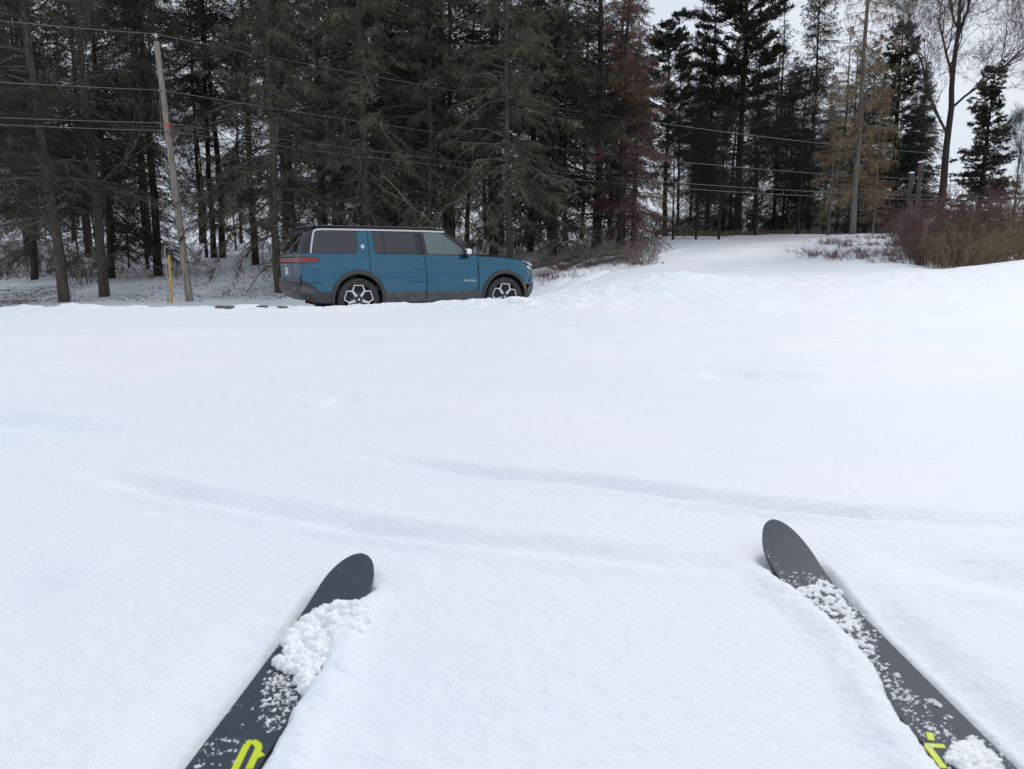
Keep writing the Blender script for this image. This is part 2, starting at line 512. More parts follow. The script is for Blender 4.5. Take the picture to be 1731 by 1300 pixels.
def build_ground():
    X0, X1, Y0, Y1 = -.85, .93, .60, 1.95
    xr = axis([(X1, 3, .022, .035), (3, 13, .038, .075), (13, 30, .1, .35), (30, 80, .5, 3), (80, 500, 6, 60)])
    xl = -axis([(-X0, 3, .022, .035), (3, 13, .038, .075), (13, 30, .1, .35), (30, 80, .5, 3), (80, 500, 6, 60)])[::-1]
    xm = np.linspace(X0, X1, 60)
    xs = np.concatenate([xl[:-1], xm, xr[1:]])
    yb = -axis([(-Y0, 2, .1, .2), (2, 12, .4, 2), (12, 300, 5, 50)])[::-1]
    yb = np.concatenate([-axis([(0, 12, .3, 2), (12, 300, 5, 50)])[::-1], axis([(0.05, Y0, .06, .04)])])
    yf = axis([(Y1, 3.2, .022, .03), (3.2, 10.5, .035, .09), (10.5, 17, .045, .06), (17, 30, .09, .25), (30, 60, .35, 1), (60, 200, 2, 10), (200, 600, 20, 80)])
    ym = np.linspace(Y0, Y1, 46)
    ys = np.concatenate([yb[:-1], ym, yf[1:]])
    XX, YY = np.meshgrid(xs, ys)
    ZZ = ground(XX, YY)
    V = np.stack([XX, YY, ZZ], -1).reshape(-1, 3)
    nx, ny = len(xs), len(ys)
    I, J = np.meshgrid(np.arange(nx - 1), np.arange(ny - 1))
    cx, cy = (xs[I] + xs[I + 1]) / 2, (ys[J] + ys[J + 1]) / 2
    keep = ~((cx > X0) & (cx < X1) & (cy > Y0) & (cy < Y1))
    I, J = I[keep], J[keep]
    q = np.stack([J * nx + I, J * nx + I + 1, (J + 1) * nx + I + 1, (J + 1) * nx + I], -1)
    o = link('snowy_ground', raw_mesh('snowy_ground', V, q), M_SNOW); o['kind'] = 'structure'
    xs = np.linspace(X0, X1, 356); ys = np.linspace(Y0, Y1, 271)
    XX, YY = np.meshgrid(xs, ys)
    V = np.stack([XX, YY, near_relief(XX, YY)], -1).reshape(-1, 3)
    nx, ny = len(xs), len(ys)
    I, J = np.meshgrid(np.arange(nx - 1), np.arange(ny - 1)); I = I.ravel(); J = J.ravel()
    q = np.stack([J * nx + I, J * nx + I + 1, (J + 1) * nx + I + 1, (J + 1) * nx + I], -1)
    o = link('snow_by_skis', raw_mesh('snow_by_skis', V, q), M_SNOW); o['kind'] = 'structure'
build_ground()

# ------------------------------------------------------------------ forest
M_BARK = mat('bark_grey', (.12, .10, .078), .9, noise=.6, scale=7, bump=.02, stretch=(1, 1, .25))
M_BARKD = mat('bark_dark', (.040, .032, .025), .9, noise=.5, scale=7, bump=.02, stretch=(1, 1, .25))
M_BARKL = mat('bark_pale', (.20, .175, .15), .9, noise=.45, scale=9, bump=.01, stretch=(1, 1, .3))
M_TWIG = mat('twig_dead', (.19, .155, .115), .9, scale=.8, col2=(.030, .024, .018), vary=.3)
M_TWIGB = mat('twig_greybrown', (.13, .095, .08), .9, noise=.4, scale=1.5)
M_TWIGD = mat('twig_dark', (.038, .030, .023), .9, noise=.4, scale=1.5)
M_TWIGR = mat('twig_red', (.15, .08, .07), .85, noise=.45, scale=2)
M_NEED = mat('needles_dark', (.066, .070, .030), .7, scale=.9, col2=(.009, .011, .006), vary=.35)
M_NEEDB = mat('needles_blue', (.045, .062, .034), .7, scale=1.1, col2=(.014, .020, .012), vary=.3)
M_NEEDG = mat('needles_greygreen', (.16, .15, .092), .8, scale=.9, col2=(.022, .022, .014), vary=.25)
M_NEEDR = mat('needles_rust', (.22, .098, .064), .8, scale=.45, col2=(.075, .05, .036))
M_TAN = mat('twig_tan', (.28, .20, .115), .9, noise=.45, scale=2)
M_BRUSHR = mat('brush_redbrown', (.18, .105, .085), .9, noise=.4, scale=2)

def trunk_chain(B, H, r0, rng, lean=0, wob=.11, sides=9, m=0, flare=.25):
    n = max(8, int(H * 1.4))
    z = np.linspace(0, H, n)
    ox = np.cumsum(rng.normal(0, wob * .25, n)); oy = np.cumsum(rng.normal(0, wob * .25, n))
    ox -= ox[0]; oy -= oy[0]
    R = r0 * (1 - z / H) ** .8 * (1 + flare * np.exp(-z / .35)) + .006
    P = np.stack([ox, oy, z], -1)
    P[0, 2] = -.5
    B.chain(P, R, sides, m)
    return P, R

def trunk_at(P, h):
    return np.array([np.interp(h, P[:, 2], P[:, 0]), np.interp(h, P[:, 2], P[:, 1]), h])

def conifer(name, seed, H, r0, live_from, Lmax, shape='spruce', whorl=.34, nbr=5, dens=10, droop=.35, dead=True,
            dead_len=.8, blade=.11, bw=.03, gap=.30, sub=.16, mats=(M_BARKD, M_TWIGD, M_NEED), first=1.0, tip_pow=.8, rise=.15):
    rng = np.random.default_rng(seed)
    T = Batch(); P, R = trunk_chain(T, H, r0, rng)
    C = Batch(); D = Batch()
    h = first
    while h < H - .25:
        f = (h - live_from) / (H - live_from)
        k = rng.poisson(nbr * (.75 if h < live_from else 1)) + 1
        for _ in range(k):
            hh = h + rng.uniform(-.5, .5) * whorl
            if hh < .4: continue
            live = hh > live_from + rng.normal(0, .8)
            az = rng.uniform(0, 2 * math.pi)
            gp = float(vnoise(np.array([az * 1.1 + 3]), np.array([hh * .55]), seed)[0])
            if gp < gap: continue
            if f > 0:
                Lb = Lmax * (1 - f) ** tip_pow * rng.uniform(.65, 1.1) + .12
                if shape == 'pine': Lb = Lmax * (1 - f ** 2.2) * rng.uniform(.45, 1.05) + .25
            else:
                Lb = Lmax * rng.uniform(.35, 1.0) * dead_len
            Lb *= .6 + .75 * gp
            if not live and not dead: continue
            n = 7
            t = np.linspace(0, 1, n)
            up = (rise + .9 * max(f, 0) ** 1.5)
            up *= rng.uniform(.1, 1.9); dr = droop * (1 - .7 * max(f, 0)) * rng.uniform(.4, 1.6)
            if shape == 'pine': up, dr = .35 + .5 * max(f, 0), .12
            zz = Lb * (up * t - dr * t ** 2 * 1.6 + (.28 if live else .1) * dr * t ** 3 * 2)
            side = rng.normal(0, .22) * t ** 2 * Lb
            dh = np.array([math.cos(az), math.sin(az), 0]); ds = np.array([-dh[1], dh[0], 0])
            o = trunk_at(P, hh)
            Q = o + dh * (Lb * t)[:, None] + ds * side[:, None] + np.array([0, 0, 1.0]) * zz[:, None]
            Q[1:] += rng.normal(0, .028 * Lb, (n - 1, 3))
            rb = (.010 + .011 * Lb) * (1 if live else .8)
            rr = rb * (1 - .85 * t)
            tgt = C if live else D
            tgt.tubes(Q[:-1], Q[1:], rr[:-1], rr[1:], 3, 0)
            # side twigs
            ns = max(3, int(Lb / sub))
            lo = .12 if live else .2
            if shape == 'pine': lo = .45; ns = int(ns * .9) + 2
            ts = np.sort(rng.uniform(lo, 1.0, ns * 2))
            base = np.stack([np.interp(ts, t, Q[:, c]) for c in range(3)], -1)
            sg = np.where(rng.random(len(ts)) < .5, -1.0, 1.0)
            ll = Lb * .34 * (1.15 - ts) * rng.uniform(.5, 1.2, len(ts)) + .10
            if not live: ll *= .8
            hang = (-.35 - .3 * droop) if shape != 'pine' else .25
            if shape == 'fir': hang = -.05
            dd = dh[None] * rng.uniform(.35, .9, len(ts))[:, None] + ds[None] * (sg * rng.uniform(.4, 1, len(ts)))[:, None]
            dd[:, 2] += hang + rng.normal(0, .22, len(ts))
            dd /= np.linalg.norm(dd, axis=1)[:, None]
            mid = base + dd * (ll * .55)[:, None]
            d2 = dd.copy(); d2[:, 2] -= .35 * droop * 2 * (1 if shape != 'pine' else -.8)
            d2 += rng.normal(0, .15, d2.shape); d2 /= np.linalg.norm(d2, axis=1)[:, None]
            tip = mid + d2 * (ll * .5)[:, None]
            tgt.spikes(base, mid, .006 if live else .0065, 0)
            tgt.spikes(mid, tip, .0045, 0)
            if not live or rng.random() < .4:
                q = rng.integers(0, len(ts), len(ts) * 2)
                w = rng.uniform(.2, 1, len(q))[:, None]
                st = base[q] * (1 - w) + tip[q] * w
                dv = dd[q] + rng.normal(0, .6, (len(q), 3)); dv /= np.linalg.norm(dv, axis=1)[:, None]
                tgt.spikes(st, st + dv * rng.uniform(.08, .28, len(q))[:, None], .0038, 0)
            if live:
                nb = dens
                w = rng.uniform(0.0, 1.05, (len(ts), nb))
                a_ = base[:, None] * (1 - w[..., None]) + tip[:, None] * w[..., None]
                a_ = a_ + (mid - (base + tip) / 2)[:, None] * (4 * w * (1 - w))[..., None] * .8
                dv = (d2[:, None] * .9 + rng.normal(0, .55, (len(ts), nb, 3)))
                dv /= np.linalg.norm(dv, axis=2)[..., None]
                ln = rng.uniform(.6, 1.25, (len(ts), nb, 1)) * blade
                C.blades(a_.reshape(-1, 3), (dv * ln).reshape(-1, 3), bw * rng.uniform(.6, 1.3, len(ts) * nb), 1, rng)
        h += whorl * rng.uniform(.7, 1.3)
    out = [('trunk', T.mesh(name + '_trunk'), [mats[0]])]
    if C.V: out.append(('crown', C.mesh(name + '_crown', False), [mats[1], mats[2]]))
    if D.V: out.append(('dead_branches', D.mesh(name + '_dead', False), [mats[1]]))
    for nm, me, ms in out:
        for m in ms: me.materials.append(m)
    return [(nm, me) for nm, me, ms in out]

def bare_tree(name, seed, H, r0, mats, fork=.35, spread=.5, levels=5, twig_len=.5, upright=.35, lateral=True, nchild=(3, 5), tipm=1, fine=3, limb=(.35, .6), nl=None):
    rng = np.random.default_rng(seed)
    T = Batch(); C = Batch()
    P, R = trunk_chain(T, H * .92, r0, rng, wob=.12)
    segs = {0: [], 1: []}
    def grow(p, d, Lb, r, lev):
        n = 4 if lev < 3 else 2
        for i in range(n):
            dn = d + rng.normal(0, .13 if lev < 3 else .2, 3); dn[2] += upright * .12
            dn /= np.linalg.norm(dn)
            q = p + dn * Lb / n
            r2 = r * (1 - .55 / n) if lev < levels else r * .6
            segs[0 if lev < levels - 1 else 1].append((p, q, r, r2))
            p, d, r = q, dn, r2
            if lev < levels:
                for _ in range(rng.integers(nchild[0], nchild[1]) if i == n - 1 else (rng.integers(1, 3) if lev > 0 else 1)):
                    v = rng.normal(size=3); v -= d * (v @ d); v /= np.linalg.norm(v)
                    c = d + v * spread * rng.uniform(.6, 1.5); c[2] += upright * .3; c /= np.linalg.norm(c)
                    grow(p, c, Lb * rng.uniform(.5, .72) + .0, r * rng.uniform(.45, .7), lev + 1)
    hs = np.linspace(H * fork, H * .9, nl or int(6 + H * .5))
    for h in hs:
        az = rng.uniform(0, 2 * math.pi); f = (h - H * fork) / (H * (1 - fork))
        d = np.array([math.cos(az) * spread * 1.6, math.sin(az) * spread * 1.6, .9 + upright * f]); d /= np.linalg.norm(d)
        rr = np.interp(h, P[:, 2], R)
        grow(trunk_at(P, h), d, H * (.21 if nl is None else .27) * (1.15 - .7 * f) * rng.uniform(.7, 1.2), rr * rng.uniform(*limb), 1)
    for m in (0, 1):
        if segs[m]:
            a = np.array([s[0] for s in segs[m]]); b = np.array([s[1] for s in segs[m]])
            C.tubes(a, b, np.maximum([s[2] for s in segs[m]], .004), np.maximum([s[3] for s in segs[m]], .003), 3, m)
    a = np.array([s[1] for s in segs[1]]); dirs = np.array([s[1] - s[0] for s in segs[1]])
    dirs /= np.linalg.norm(dirs, axis=1)[:, None] + 1e-9
    for _ in range(fine):
        dv = dirs + rng.normal(0, .5, dirs.shape); dv /= np.linalg.norm(dv, axis=1)[:, None]
        C.spikes(a, a + dv * rng.uniform(.3, 1, (len(a), 1)) * twig_len, .0042, 1)
    tm, cm = T.mesh(name + '_trunk'), C.mesh(name + '_crown', False)
    tm.materials.append(mats[0]); cm.materials.append(mats[0]); cm.materials.append(mats[1])
    return [('trunk', tm), ('branches', cm)]

def larch(name, seed, H, r0, mats):
    rng = np.random.default_rng(seed)
    T = Batch(); C = Batch(); P, R = trunk_chain(T, H, r0, rng, wob=.05)
    h = 1.6
    while h < H - .3:
        for _ in range(3):
            az = rng.uniform(0, 2 * math.pi); Lb = 2.7 * (1 - .75 * h / H) * rng.uniform(.4, 1.1) + .3
            if h < 5: Lb *= .8
            t = np.linspace(0, 1, 6); dh = np.array([math.cos(az), math.sin(az), 0])
            Q = trunk_at(P, h) + dh * (Lb * t)[:, None] + np.array([0, 0, 1.]) * (Lb * (-.1 * t - .25 * t ** 2 + .25 * t ** 3))[:, None]
            Q[1:] += rng.normal(0, .03, (5, 3))
            rr = .014 * (1 - .8 * t); C.tubes(Q[:-1], Q[1:], rr[:-1], rr[1:], 3, 0)
            n = int(Lb * 26); ts = rng.uniform(.15, 1, n)
            b = np.stack([np.interp(ts, t, Q[:, c]) for c in range(3)], -1)
            dv = rng.normal(0, .4, (n, 3)); dv[:, 2] -= .9; dv /= np.linalg.norm(dv, axis=1)[:, None]
            tip = b + dv * rng.uniform(.15, .6, (n, 1)); C.spikes(b, tip, .0065, 1)
            w = rng.uniform(0, 1, (n * 3, 1)); q = rng.integers(0, n, n * 3)
            s = b[q] * (1 - w) + tip[q] * w; dv = rng.normal(0, 1, (n * 3, 3)); dv /= np.linalg.norm(dv, axis=1)[:, None]
            C.spikes(s, s + dv * rng.uniform(.05, .16, (n * 3, 1)), .0065, 1)
        h += .28 * rng.uniform(.6, 1.4)
    tm, cm = T.mesh(name + '_trunk'), C.mesh(name + '_crown', False)
    tm.materials.append(mats[0]); cm.materials.append(mats[0]); cm.materials.append(mats[1])
    return [('trunk', tm), ('branches', cm)]

def bush(name, seed, H, W, nst, mats, arch=.4, fine=26, leaves=0, twl=.22):
    rng = np.random.default_rng(seed)
    C = Batch()
    for _ in range(nst):
        az = rng.uniform(0, 2 * math.pi); rad = W * .35 * math.sqrt(rng.random())
        p0 = np.array([math.cos(az) * rad, math.sin(az) * rad, -.15])
        Lb = H * rng.uniform(.6, 1.15)
        az2 = az + rng.normal(0, .6); out = rng.uniform(.1, .9) * W / H * .55
        t = np.linspace(0, 1, 7)
        d = np.array([math.cos(az2), math.sin(az2), 0])
        Q = p0 + d * (Lb * out * t ** 1.3)[:, None] + np.array([0, 0, 1.]) * (Lb * (t - arch * t ** 2.5))[:, None]
        Q[1:] += rng.normal(0, .03 * H, (6, 3))
        rr = (.005 + .003 * H) * (1 - .8 * t)
        C.tubes(Q[:-1], Q[1:], rr[:-1], rr[1:], 3, 0)
        ts = rng.uniform(.15, 1, fine)
        b = np.stack([np.interp(ts, t, Q[:, c]) for c in range(3)], -1)
        dv = rng.normal(0, .55, (fine, 3)) + d * .3; dv[:, 2] += .55; dv /= np.linalg.norm(dv, axis=1)[:, None]
        tip = b + dv * rng.uniform(.3, 1.2, (fine, 1)) * twl * H * .7
        C.spikes(b, tip, .0045, 1)
        k = fine * 3; q = rng.integers(0, fine, k); w = rng.uniform(.2, 1, (k, 1))
        s = b[q] * (1 - w) + tip[q] * w; dv = dv[q] + rng.normal(0, .6, (k, 3)); dv /= np.linalg.norm(dv, axis=1)[:, None]
        C.spikes(s, s + dv * rng.uniform(.3, 1, (k, 1)) * twl * .6, .0035, 1)
        if leaves:
            q = rng.integers(0, k, leaves); C.blades(s[q], rng.normal(0, .04, (leaves, 3)), .03, 1, rng)
    me = C.mesh(name, False)
    for m in mats: me.materials.append(m)
    return [('twigs', me)]

def place(kind, parts, x, y, label, cat='tree', group=None, scale=1.0, rz=0.0, lean=(0, 0), z=None, sink=.0, sz=None):
    r = bpy.data.objects.new(kind, None); COL.objects.link(r)
    r.location = (x, y, (g1(x, y) if z is None else z) - sink)
    # lean: tilt towards +x / +y
    R = Matrix.Rotation(lean[0], 3, 'Y') @ Matrix.Rotation(-lean[1], 3, 'X') @ Matrix.Rotation(rz, 3, 'Z')
    r.rotation_euler = R.to_euler()
    r.scale = (scale, scale, sz if sz else scale)
    tag(r, label, cat, group)
    for nm, me in parts:
        o = bpy.data.objects.new(nm, me); COL.objects.link(o); o.parent = r
    return r

SP_A = conifer('spruce_a', 11, 17, .15, 3.4, 3.1, dens=8, droop=.34, whorl=.33, nbr=5, mats=(M_BARK, M_TWIG, M_NEED), first=1.3, dead_len=1.0)
SP_B = conifer('spruce_b', 12, 19, .135, 1.2, 3.3, dens=11, droop=.45, whorl=.30, nbr=6, mats=(M_BARKD, M_TWIGD, M_NEED), first=.7)
SP_C = conifer('spruce_c', 13, 16, .13, 2.2, 2.9, dens=13, droop=.6, whorl=.33, nbr=5, mats=(M_BARK, M_TWIG, M_NEEDG), first=.8, blade=.13, bw=.022)
SP_D = conifer('spruce_d', 14, 20, .15, 7.5, 3.0, dens=10, droop=.38, whorl=.34, nbr=5, mats=(M_BARKD, M_TWIGD, M_NEED), first=1.4, dead_len=.85)
SP_E = conifer('spruce_e', 19, 18, .15, 5.0, 2.6, dens=9, droop=.3, whorl=.40, nbr=4, mats=(M_BARKD, M_TWIGD, M_NEEDB), first=1.1, dead_len=.9)
SP_F = conifer('spruce_f', 27, 19, .16, 9.0, 2.7, dens=8, droop=.5, whorl=.27, nbr=6, gap=.2, mats=(M_BARKD, M_TWIG, M_NEED), first=1.0, dead_len=1.0)
SP_G = conifer('spruce_g', 29, 21, .15, 4.0, 3.6, dens=10, droop=.7, whorl=.5, nbr=5, gap=.38, mats=(M_BARKD, M_TWIGD, M_NEED), first=1.0, dead_len=.7, sub=.13)
PINE = conifer('pine', 15, 15, .18, 4.5, 2.6, shape='pine', gap=.12, dens=30, whorl=.42, nbr=4, mats=(M_BARKD, M_TWIGD, M_NEEDB), first=2.0, blade=.18, bw=.045, dead_len=.6)
PINE2 = conifer('pine_two', 16, 17, .19, 5.5, 3.1, shape='pine', gap=.15, dens=28, whorl=.40, nbr=5, mats=(M_BARKD, M_TWIGD, M_NEED), first=1.2, blade=.18, bw=.045, dead_len=.7)
FIR = conifer('fir', 17, 10, .17, .8, 2.3, shape='fir', gap=.0, dens=22, whorl=.30, nbr=6, mats=(M_BARKD, M_TWIGD, M_NEEDB), first=.6, droop=.12, tip_pow=.75, blade=.14, bw=.045, rise=.05)
BARE1 = bare_tree('bare_one', 21, 16, .15, (M_BARK, M_TWIG), fork=.22, spread=.55, levels=4, nchild=(2, 4))
BARE2 = bare_tree('bare_two', 22, 14.5, .165, (M_BARKD, M_TWIGB), fork=.30, spread=.56, levels=5, upright=.45, nchild=(2, 4), twig_len=.6, fine=4, limb=(.5, .85), nl=9)
BARE3 = bare_tree('bare_three', 23, 11, .11, (M_BARKD, M_TWIGD), fork=.15, spread=.5, levels=4, nchild=(2, 4))
LARCH = larch('larch', 24, 17, .115, (M_BARKL, M_TAN))

def T(kind, parts, px, y, label, lean=(0, 0), scale=1, rz=0, group=None, dx=0, **k):
    x = at(px, y, g1(at(px, y), y) - CAMZ) + dx
    return place(kind, parts, x, y, label, 'tree', group, scale, rz, lean, **k)

# front row, from the left of the photograph
T('spruce_tree', SP_A, -60, 25, 'bare-limbed conifer at the left edge of the picture, trunk just out of view', scale=1.0, rz=2.1)
T('spruce_tree', SP_A, 108, 24.6, 'grey rough-trunked spruce leaning left, first trunk from the left edge', lean=(-.055, 0), scale=1.04, rz=.4)
T('bare_tree', BARE1, 176, 26, 'bare forked tree with upswept branches between the first spruce and the utility pole', lean=(-.01, 0), rz=1.2)
T('spruce_tree', SP_F, 268, 32, 'dark straight trunk just behind the leaning utility pole', rz=2.0)
T('spruce_tree', SP_D, 376, 38, 'thick dark conifer trunk standing in snow right of the utility pole', lean=(-.02, 0), rz=3.1)
T('spruce_tree', SP_G, 432, 34, 'tall dark trunk halfway between the utility pole and the blue car', rz=5.0, scale=.95)
T('spruce_tree', SP_C, 474, 24.5, 'spruce with dead branches drooping to the snow right behind the rear of the blue car', rz=1.0, scale=.92)
T('spruce_tree', SP_E, 545, 29, 'slim dark conifer rising behind the rear side window of the blue car', rz=.7)
T('spruce_tree', SP_C, 618, 26.5, 'grey-green lichen-covered spruce with hanging branches above the middle of the blue car', rz=3.9, scale=1.1)
T('spruce_tree', SP_B, 700, 30, 'tall dark spruce behind the front door of the blue car', rz=2.2)
T('spruce_tree', SP_C, 730, 27, 'pale twiggy spruce above the windscreen of the blue car', rz=.3, scale=.9)
T('spruce_tree', SP_G, 835, 30, 'tallest dark spruce above the bonnet of the blue car', rz=4.4, scale=1.1)
T('spruce_tree', SP_C, 860, 26.5, 'spruce with low grey foliage and short trunk just behind the bonnet of the blue car', rz=2.6, scale=.86)
T('spruce_tree', SP_B, 935, 29, 'dark green spruce right of the blue car above the fallen limbs', rz=1.5)
T('spruce_tree', SP_B, 1005, 32, 'dark spruce on the left side of the rust-red tree', rz=.5, scale=1.05)

# the rusty vine-hung tree
RUST = conifer('rust', 31, 10.5, .13, 1.0, 2.0, dens=13, droop=.5, whorl=.26, nbr=5, mats=(M_BARKD, M_TWIGR, M_NEEDR), first=.4, tip_pow=.45, blade=.10, bw=.018)
T('vine_hung_tree', RUST, 1046, 29.3, 'rust-red twiggy tree hung with vines at the right end of the dark wood', rz=.2)
T('vine_hung_tree', RUST, 1070, 31, 'thinner rust-red tree beside the open gap in the wood', rz=2.2, scale=.82)

T('pine_tree', PINE, 1124, 40, 'slender pine with open tufted top standing alone in the gap', scale=.72, rz=1.1, lean=(-.01, 0))
T('pine_tree', SP_E, 1193, 43, 'thin dark conifer left of the big pine on the hill', rz=.1, scale=.82)
T('pine_tree', PINE2, 1247, 42, 'big pine with broad ragged crown reaching above the frame over the hill path', scale=1.06, rz=2.0)
T('spruce_tree', SP_E, 1305, 45, 'dark conifer just right of the big pine on the hill', rz=1.9, scale=.72)
T('spruce_tree', SP_B, 1366, 43, 'pointed dark spruce with its tip near the top of the picture between pine and larch', scale=.76, rz=3.0)
T('spruce_tree', SP_E, 1412, 46, 'smaller dark conifer just left of the pale larch trunk', rz=.9, scale=.66)
T('larch_tree', LARCH, 1441, 33, 'tall pale straight larch with drooping bare tan branches', rz=.6)
T('fir_tree', FIR, 1508, 40, 'dark dense fir between the larch and the large bare tree', rz=.3, scale=1.04)
T('bare_tree', BARE2, 1585, 34, 'large bare tree with wide reddish crown spreading over the right side', rz=.9, lean=(.01, 0))
T('fir_tree', FIR, 1648, 38, 'cone-shaped dark fir standing against the sky near the right edge', rz=2.4, scale=.84)
T('bare_tree', BARE3, 1706, 42, 'small bare tree against the bright sky at the right edge', rz=1.4, scale=.62)
T('fir_tree', FIR, 1745, 30, 'dark low evergreen cut by the right edge of the picture', rz=3.4, scale=.42)
T('spruce_tree', SP_B, 1462, 47, 'dark spruce half hidden behind the larch branches', rz=2.9, scale=.60)
T('bare_tree', BARE3, 1165, 47, 'bare slender tree in the gap left of the big pine', rz=2.0, scale=.75)
T('bare_tree', BARE3, 1215, 36, 'low bare multi-branched tree at the foot of the big pine', rz=4.0, scale=.5)
T('tan_tree', LARCH, 1400, 36, 'small tan twiggy larch left of the pale larch trunk', rz=2.5, scale=.42)
T('tan_tree', LARCH, 1475, 34, 'short tan twiggy larch right of the pale larch trunk', rz=3.5, scale=.38)

# trees deeper in the wood, told apart only as trunks against the sky
rng = np.random.default_rng(5)
G_DEEP = 'dark conifers deep in the wood'
pool = [SP_D, SP_F, SP_B, SP_G, SP_E, SP_A, SP_F]
k = 0
for row_y, step, lo, hi in ((33, 120, -150, 990), (40, 120, -190, 1000), (48, 98, -220, 1040), (58, 74, -240, 1065)):
    px = lo + rng.uniform(0, step)
    while px < hi:
        gap = 318 < px < 480 and rng.random() < .45
        y = row_y + rng.uniform(-3, 3)
        if not gap and not (row_y == 33 and abs(px - 376) < 60):
            T('spruce_tree', pool[k % len(pool)], px, y, 'dark bare-limbed conifer deep in the wood behind the front row of trees', group=G_DEEP,
              scale=rng.uniform(.8, 1.1), rz=rng.uniform(0, 6.28), lean=(rng.normal(0, .02), 0))
        px += step * rng.uniform(.7, 1.3); k += 1
G_HILL = 'conifers behind the hill path'
for px in np.arange(1150, 1570, 25):
    T('spruce_tree', pool[(k + 1) % 5], px + rng.uniform(-9, 9), 54 + rng.uniform(-3, 4), 'dark conifer in the back row behind the hill path', group=G_HILL,
      scale=rng.uniform(.5, .68), rz=rng.uniform(0, 6.28)); k += 1
for px, y, sc, lab in ((1178, 46, .50, 'young dark spruce left of the big pine trunk'), (1222, 47, .45, 'young spruce close beside the big pine trunk'),
                       (1272, 45, .52, 'young bushy spruce just right of the big pine trunk'), (1322, 46, .5, 'young bushy spruce midway along the hill top'),
                       (1352, 44.5, .42, 'low young spruce left of the small tan larch'), (1392, 47, .5, 'young spruce behind the small tan larch'),
                       (1428, 44, .40, 'low dark spruce right at the foot of the pale larch'), (1488, 45, .46, 'young dark spruce between larch and dense fir'), (1545, 44, .5, 'young dark spruce right of the dense fir')):
    T('spruce_tree', SP_B if int(px) % 4 else SP_C, px, y, lab, scale=sc, rz=px * .7)
G_SAP = 'bare saplings among the conifers'
for px in list(np.arange(-60, 1090, 46)) + [1150, 1182, 1232, 1275, 1330, 1385]:
    y = rng.uniform(31, 45)
    T('sapling', BARE3, px + rng.uniform(-18, 18), y, 'thin bare sapling in the undergrowth among the conifers', group=G_SAP,
      scale=rng.uniform(.35, .8), rz=rng.uniform(0, 6.28))

# shrubs and brambles
BU_D = bush('shrub_dark', 41, 2.2, 2.4, 34, (M_TWIGD, M_TWIG))
BU_R = bush('shrub_red', 42, 2.3, 2.7, 66, (M_BRUSHR, M_BRUSHR), fine=26, arch=.3)
BU_T = bush('shrub_tan', 43, 1.8, 2.4, 64, (M_TAN, M_TAN), fine=26, arch=.25)
BR = bush('bramble', 44, .6, 1.7, 22, (M_BRUSHR, M_BRUSHR), arch=.7, fine=7, twl=.45)
GR = bush('grass_tuft', 45, .45, .9, 90, (M_TAN, M_TAN), arch=.3, fine=2, twl=.2)
def S(kind, parts, px, y, label, scale=1, rz=0, group=None, cat='shrub', **k):
    x = at(px, y, g1(at(px, y), y) - CAMZ)
    return place(kind, parts, x, y, label, cat, group, scale, rz, **k)
G_UND = 'bare dark shrubs under the trees'
for px in [v for v in np.arange(-30, 1110, 40) if not 170 < v < 500]:
    S('shrub', BU_D, px + rng.uniform(-15, 15), rng.uniform(28, 38), 'dark bare shrub in the snow under the conifers', rng.uniform(.6, 1.15), rng.uniform(0, 6), G_UND)
S('shrub', BU_R, 1588, 20.5, 'red-brown twiggy shrub right beside the two old posts', .95, .3)
S('shrub', BU_R, 1640, 21.5, 'tall dark red-brown shrub left of the tan brush', 1.32, 1.3)
S('shrub', BU_R, 1668, 23.5, 'red-brown shrub under the cone-shaped fir', 1.2, 2.2)
S('shrub', BU_T, 1618, 18.4, 'small tan brush clump at the left foot of the tan mound', .6, 1.2)
S('shrub', BU_T, 1652, 18.9, 'tan brush mound directly behind the snow bank', .72, 3.2)
S('shrub', BU_T, 1700, 19.6, 'large tan brush near the right edge behind the snow bank', .8, 4.0)
S('shrub', BU_T, 1770, 20.5, 'tan brush cut by the right edge of the picture', .8, 5.0)
S('shrub', BU_D, 1560, 19.3, 'dark tangled shrub at the foot of the leaning stump', .55, 1.0)
S('shrub', BU_D, 1612, 18.6, 'dark low tangle between stump and tan brush', .5, 2.0)
S('shrub', BU_D, 1534, 23.5, 'dark shrub wrapped round the foot of the two old posts', .62, 3.0)
S('shrub', BU_R, 1562, 22.5, 'red-brown shrub between the posts and the leaning stump', .66, 4.0)
S('shrub', BU_R, 1548, 26, 'thin reddish shrub behind the two old posts', .8, 2.0)
G_HS = 'dark undergrowth at the foot of the hill trees'
for px in np.arange(1120, 1560, 21):
    S('shrub', BU_D, px + rng.uniform(-8, 8), rng.uniform(44, 52), 'dark bare undergrowth shrub at the foot of the trees behind the hill path', rng.uniform(.9, 1.5), rng.uniform(0, 6), G_HS)
G_BACK = 'unseen conifers added for the car to reflect'
for i, xx in enumerate(np.linspace(-75, 75, 34)):  # unseen row, added so the car paint and glass have something to reflect
    place('spruce_tree', [SP_B, SP_A, FIR, SP_E][i % 4], xx + rng.uniform(-1.5, 1.5), -48 + rng.uniform(-5, 5) + abs(xx) * .25, 'unseen dark conifer added behind the photographer for the car to reflect', 'tree', G_BACK, rng.uniform(.45, .7), rng.uniform(0, 6))
G_BR = 'brambles on the snowy mound at the right'
for px, y in ((1392, 24), (1418, 22.5), (1440, 26), (1448, 21.5), (1465, 23.5), (1485, 22), (1500, 25), (1520, 21), (1535, 23), (1410, 28), (1475, 29), (1500, 20)):
    S('bramble', BR, px, y, 'low brown bramble clump on the snowy mound below the larch', rng.uniform(.6, 1.0), rng.uniform(0, 6), G_BR)
G_GR = 'dry grass tufts along the top of the hill path'
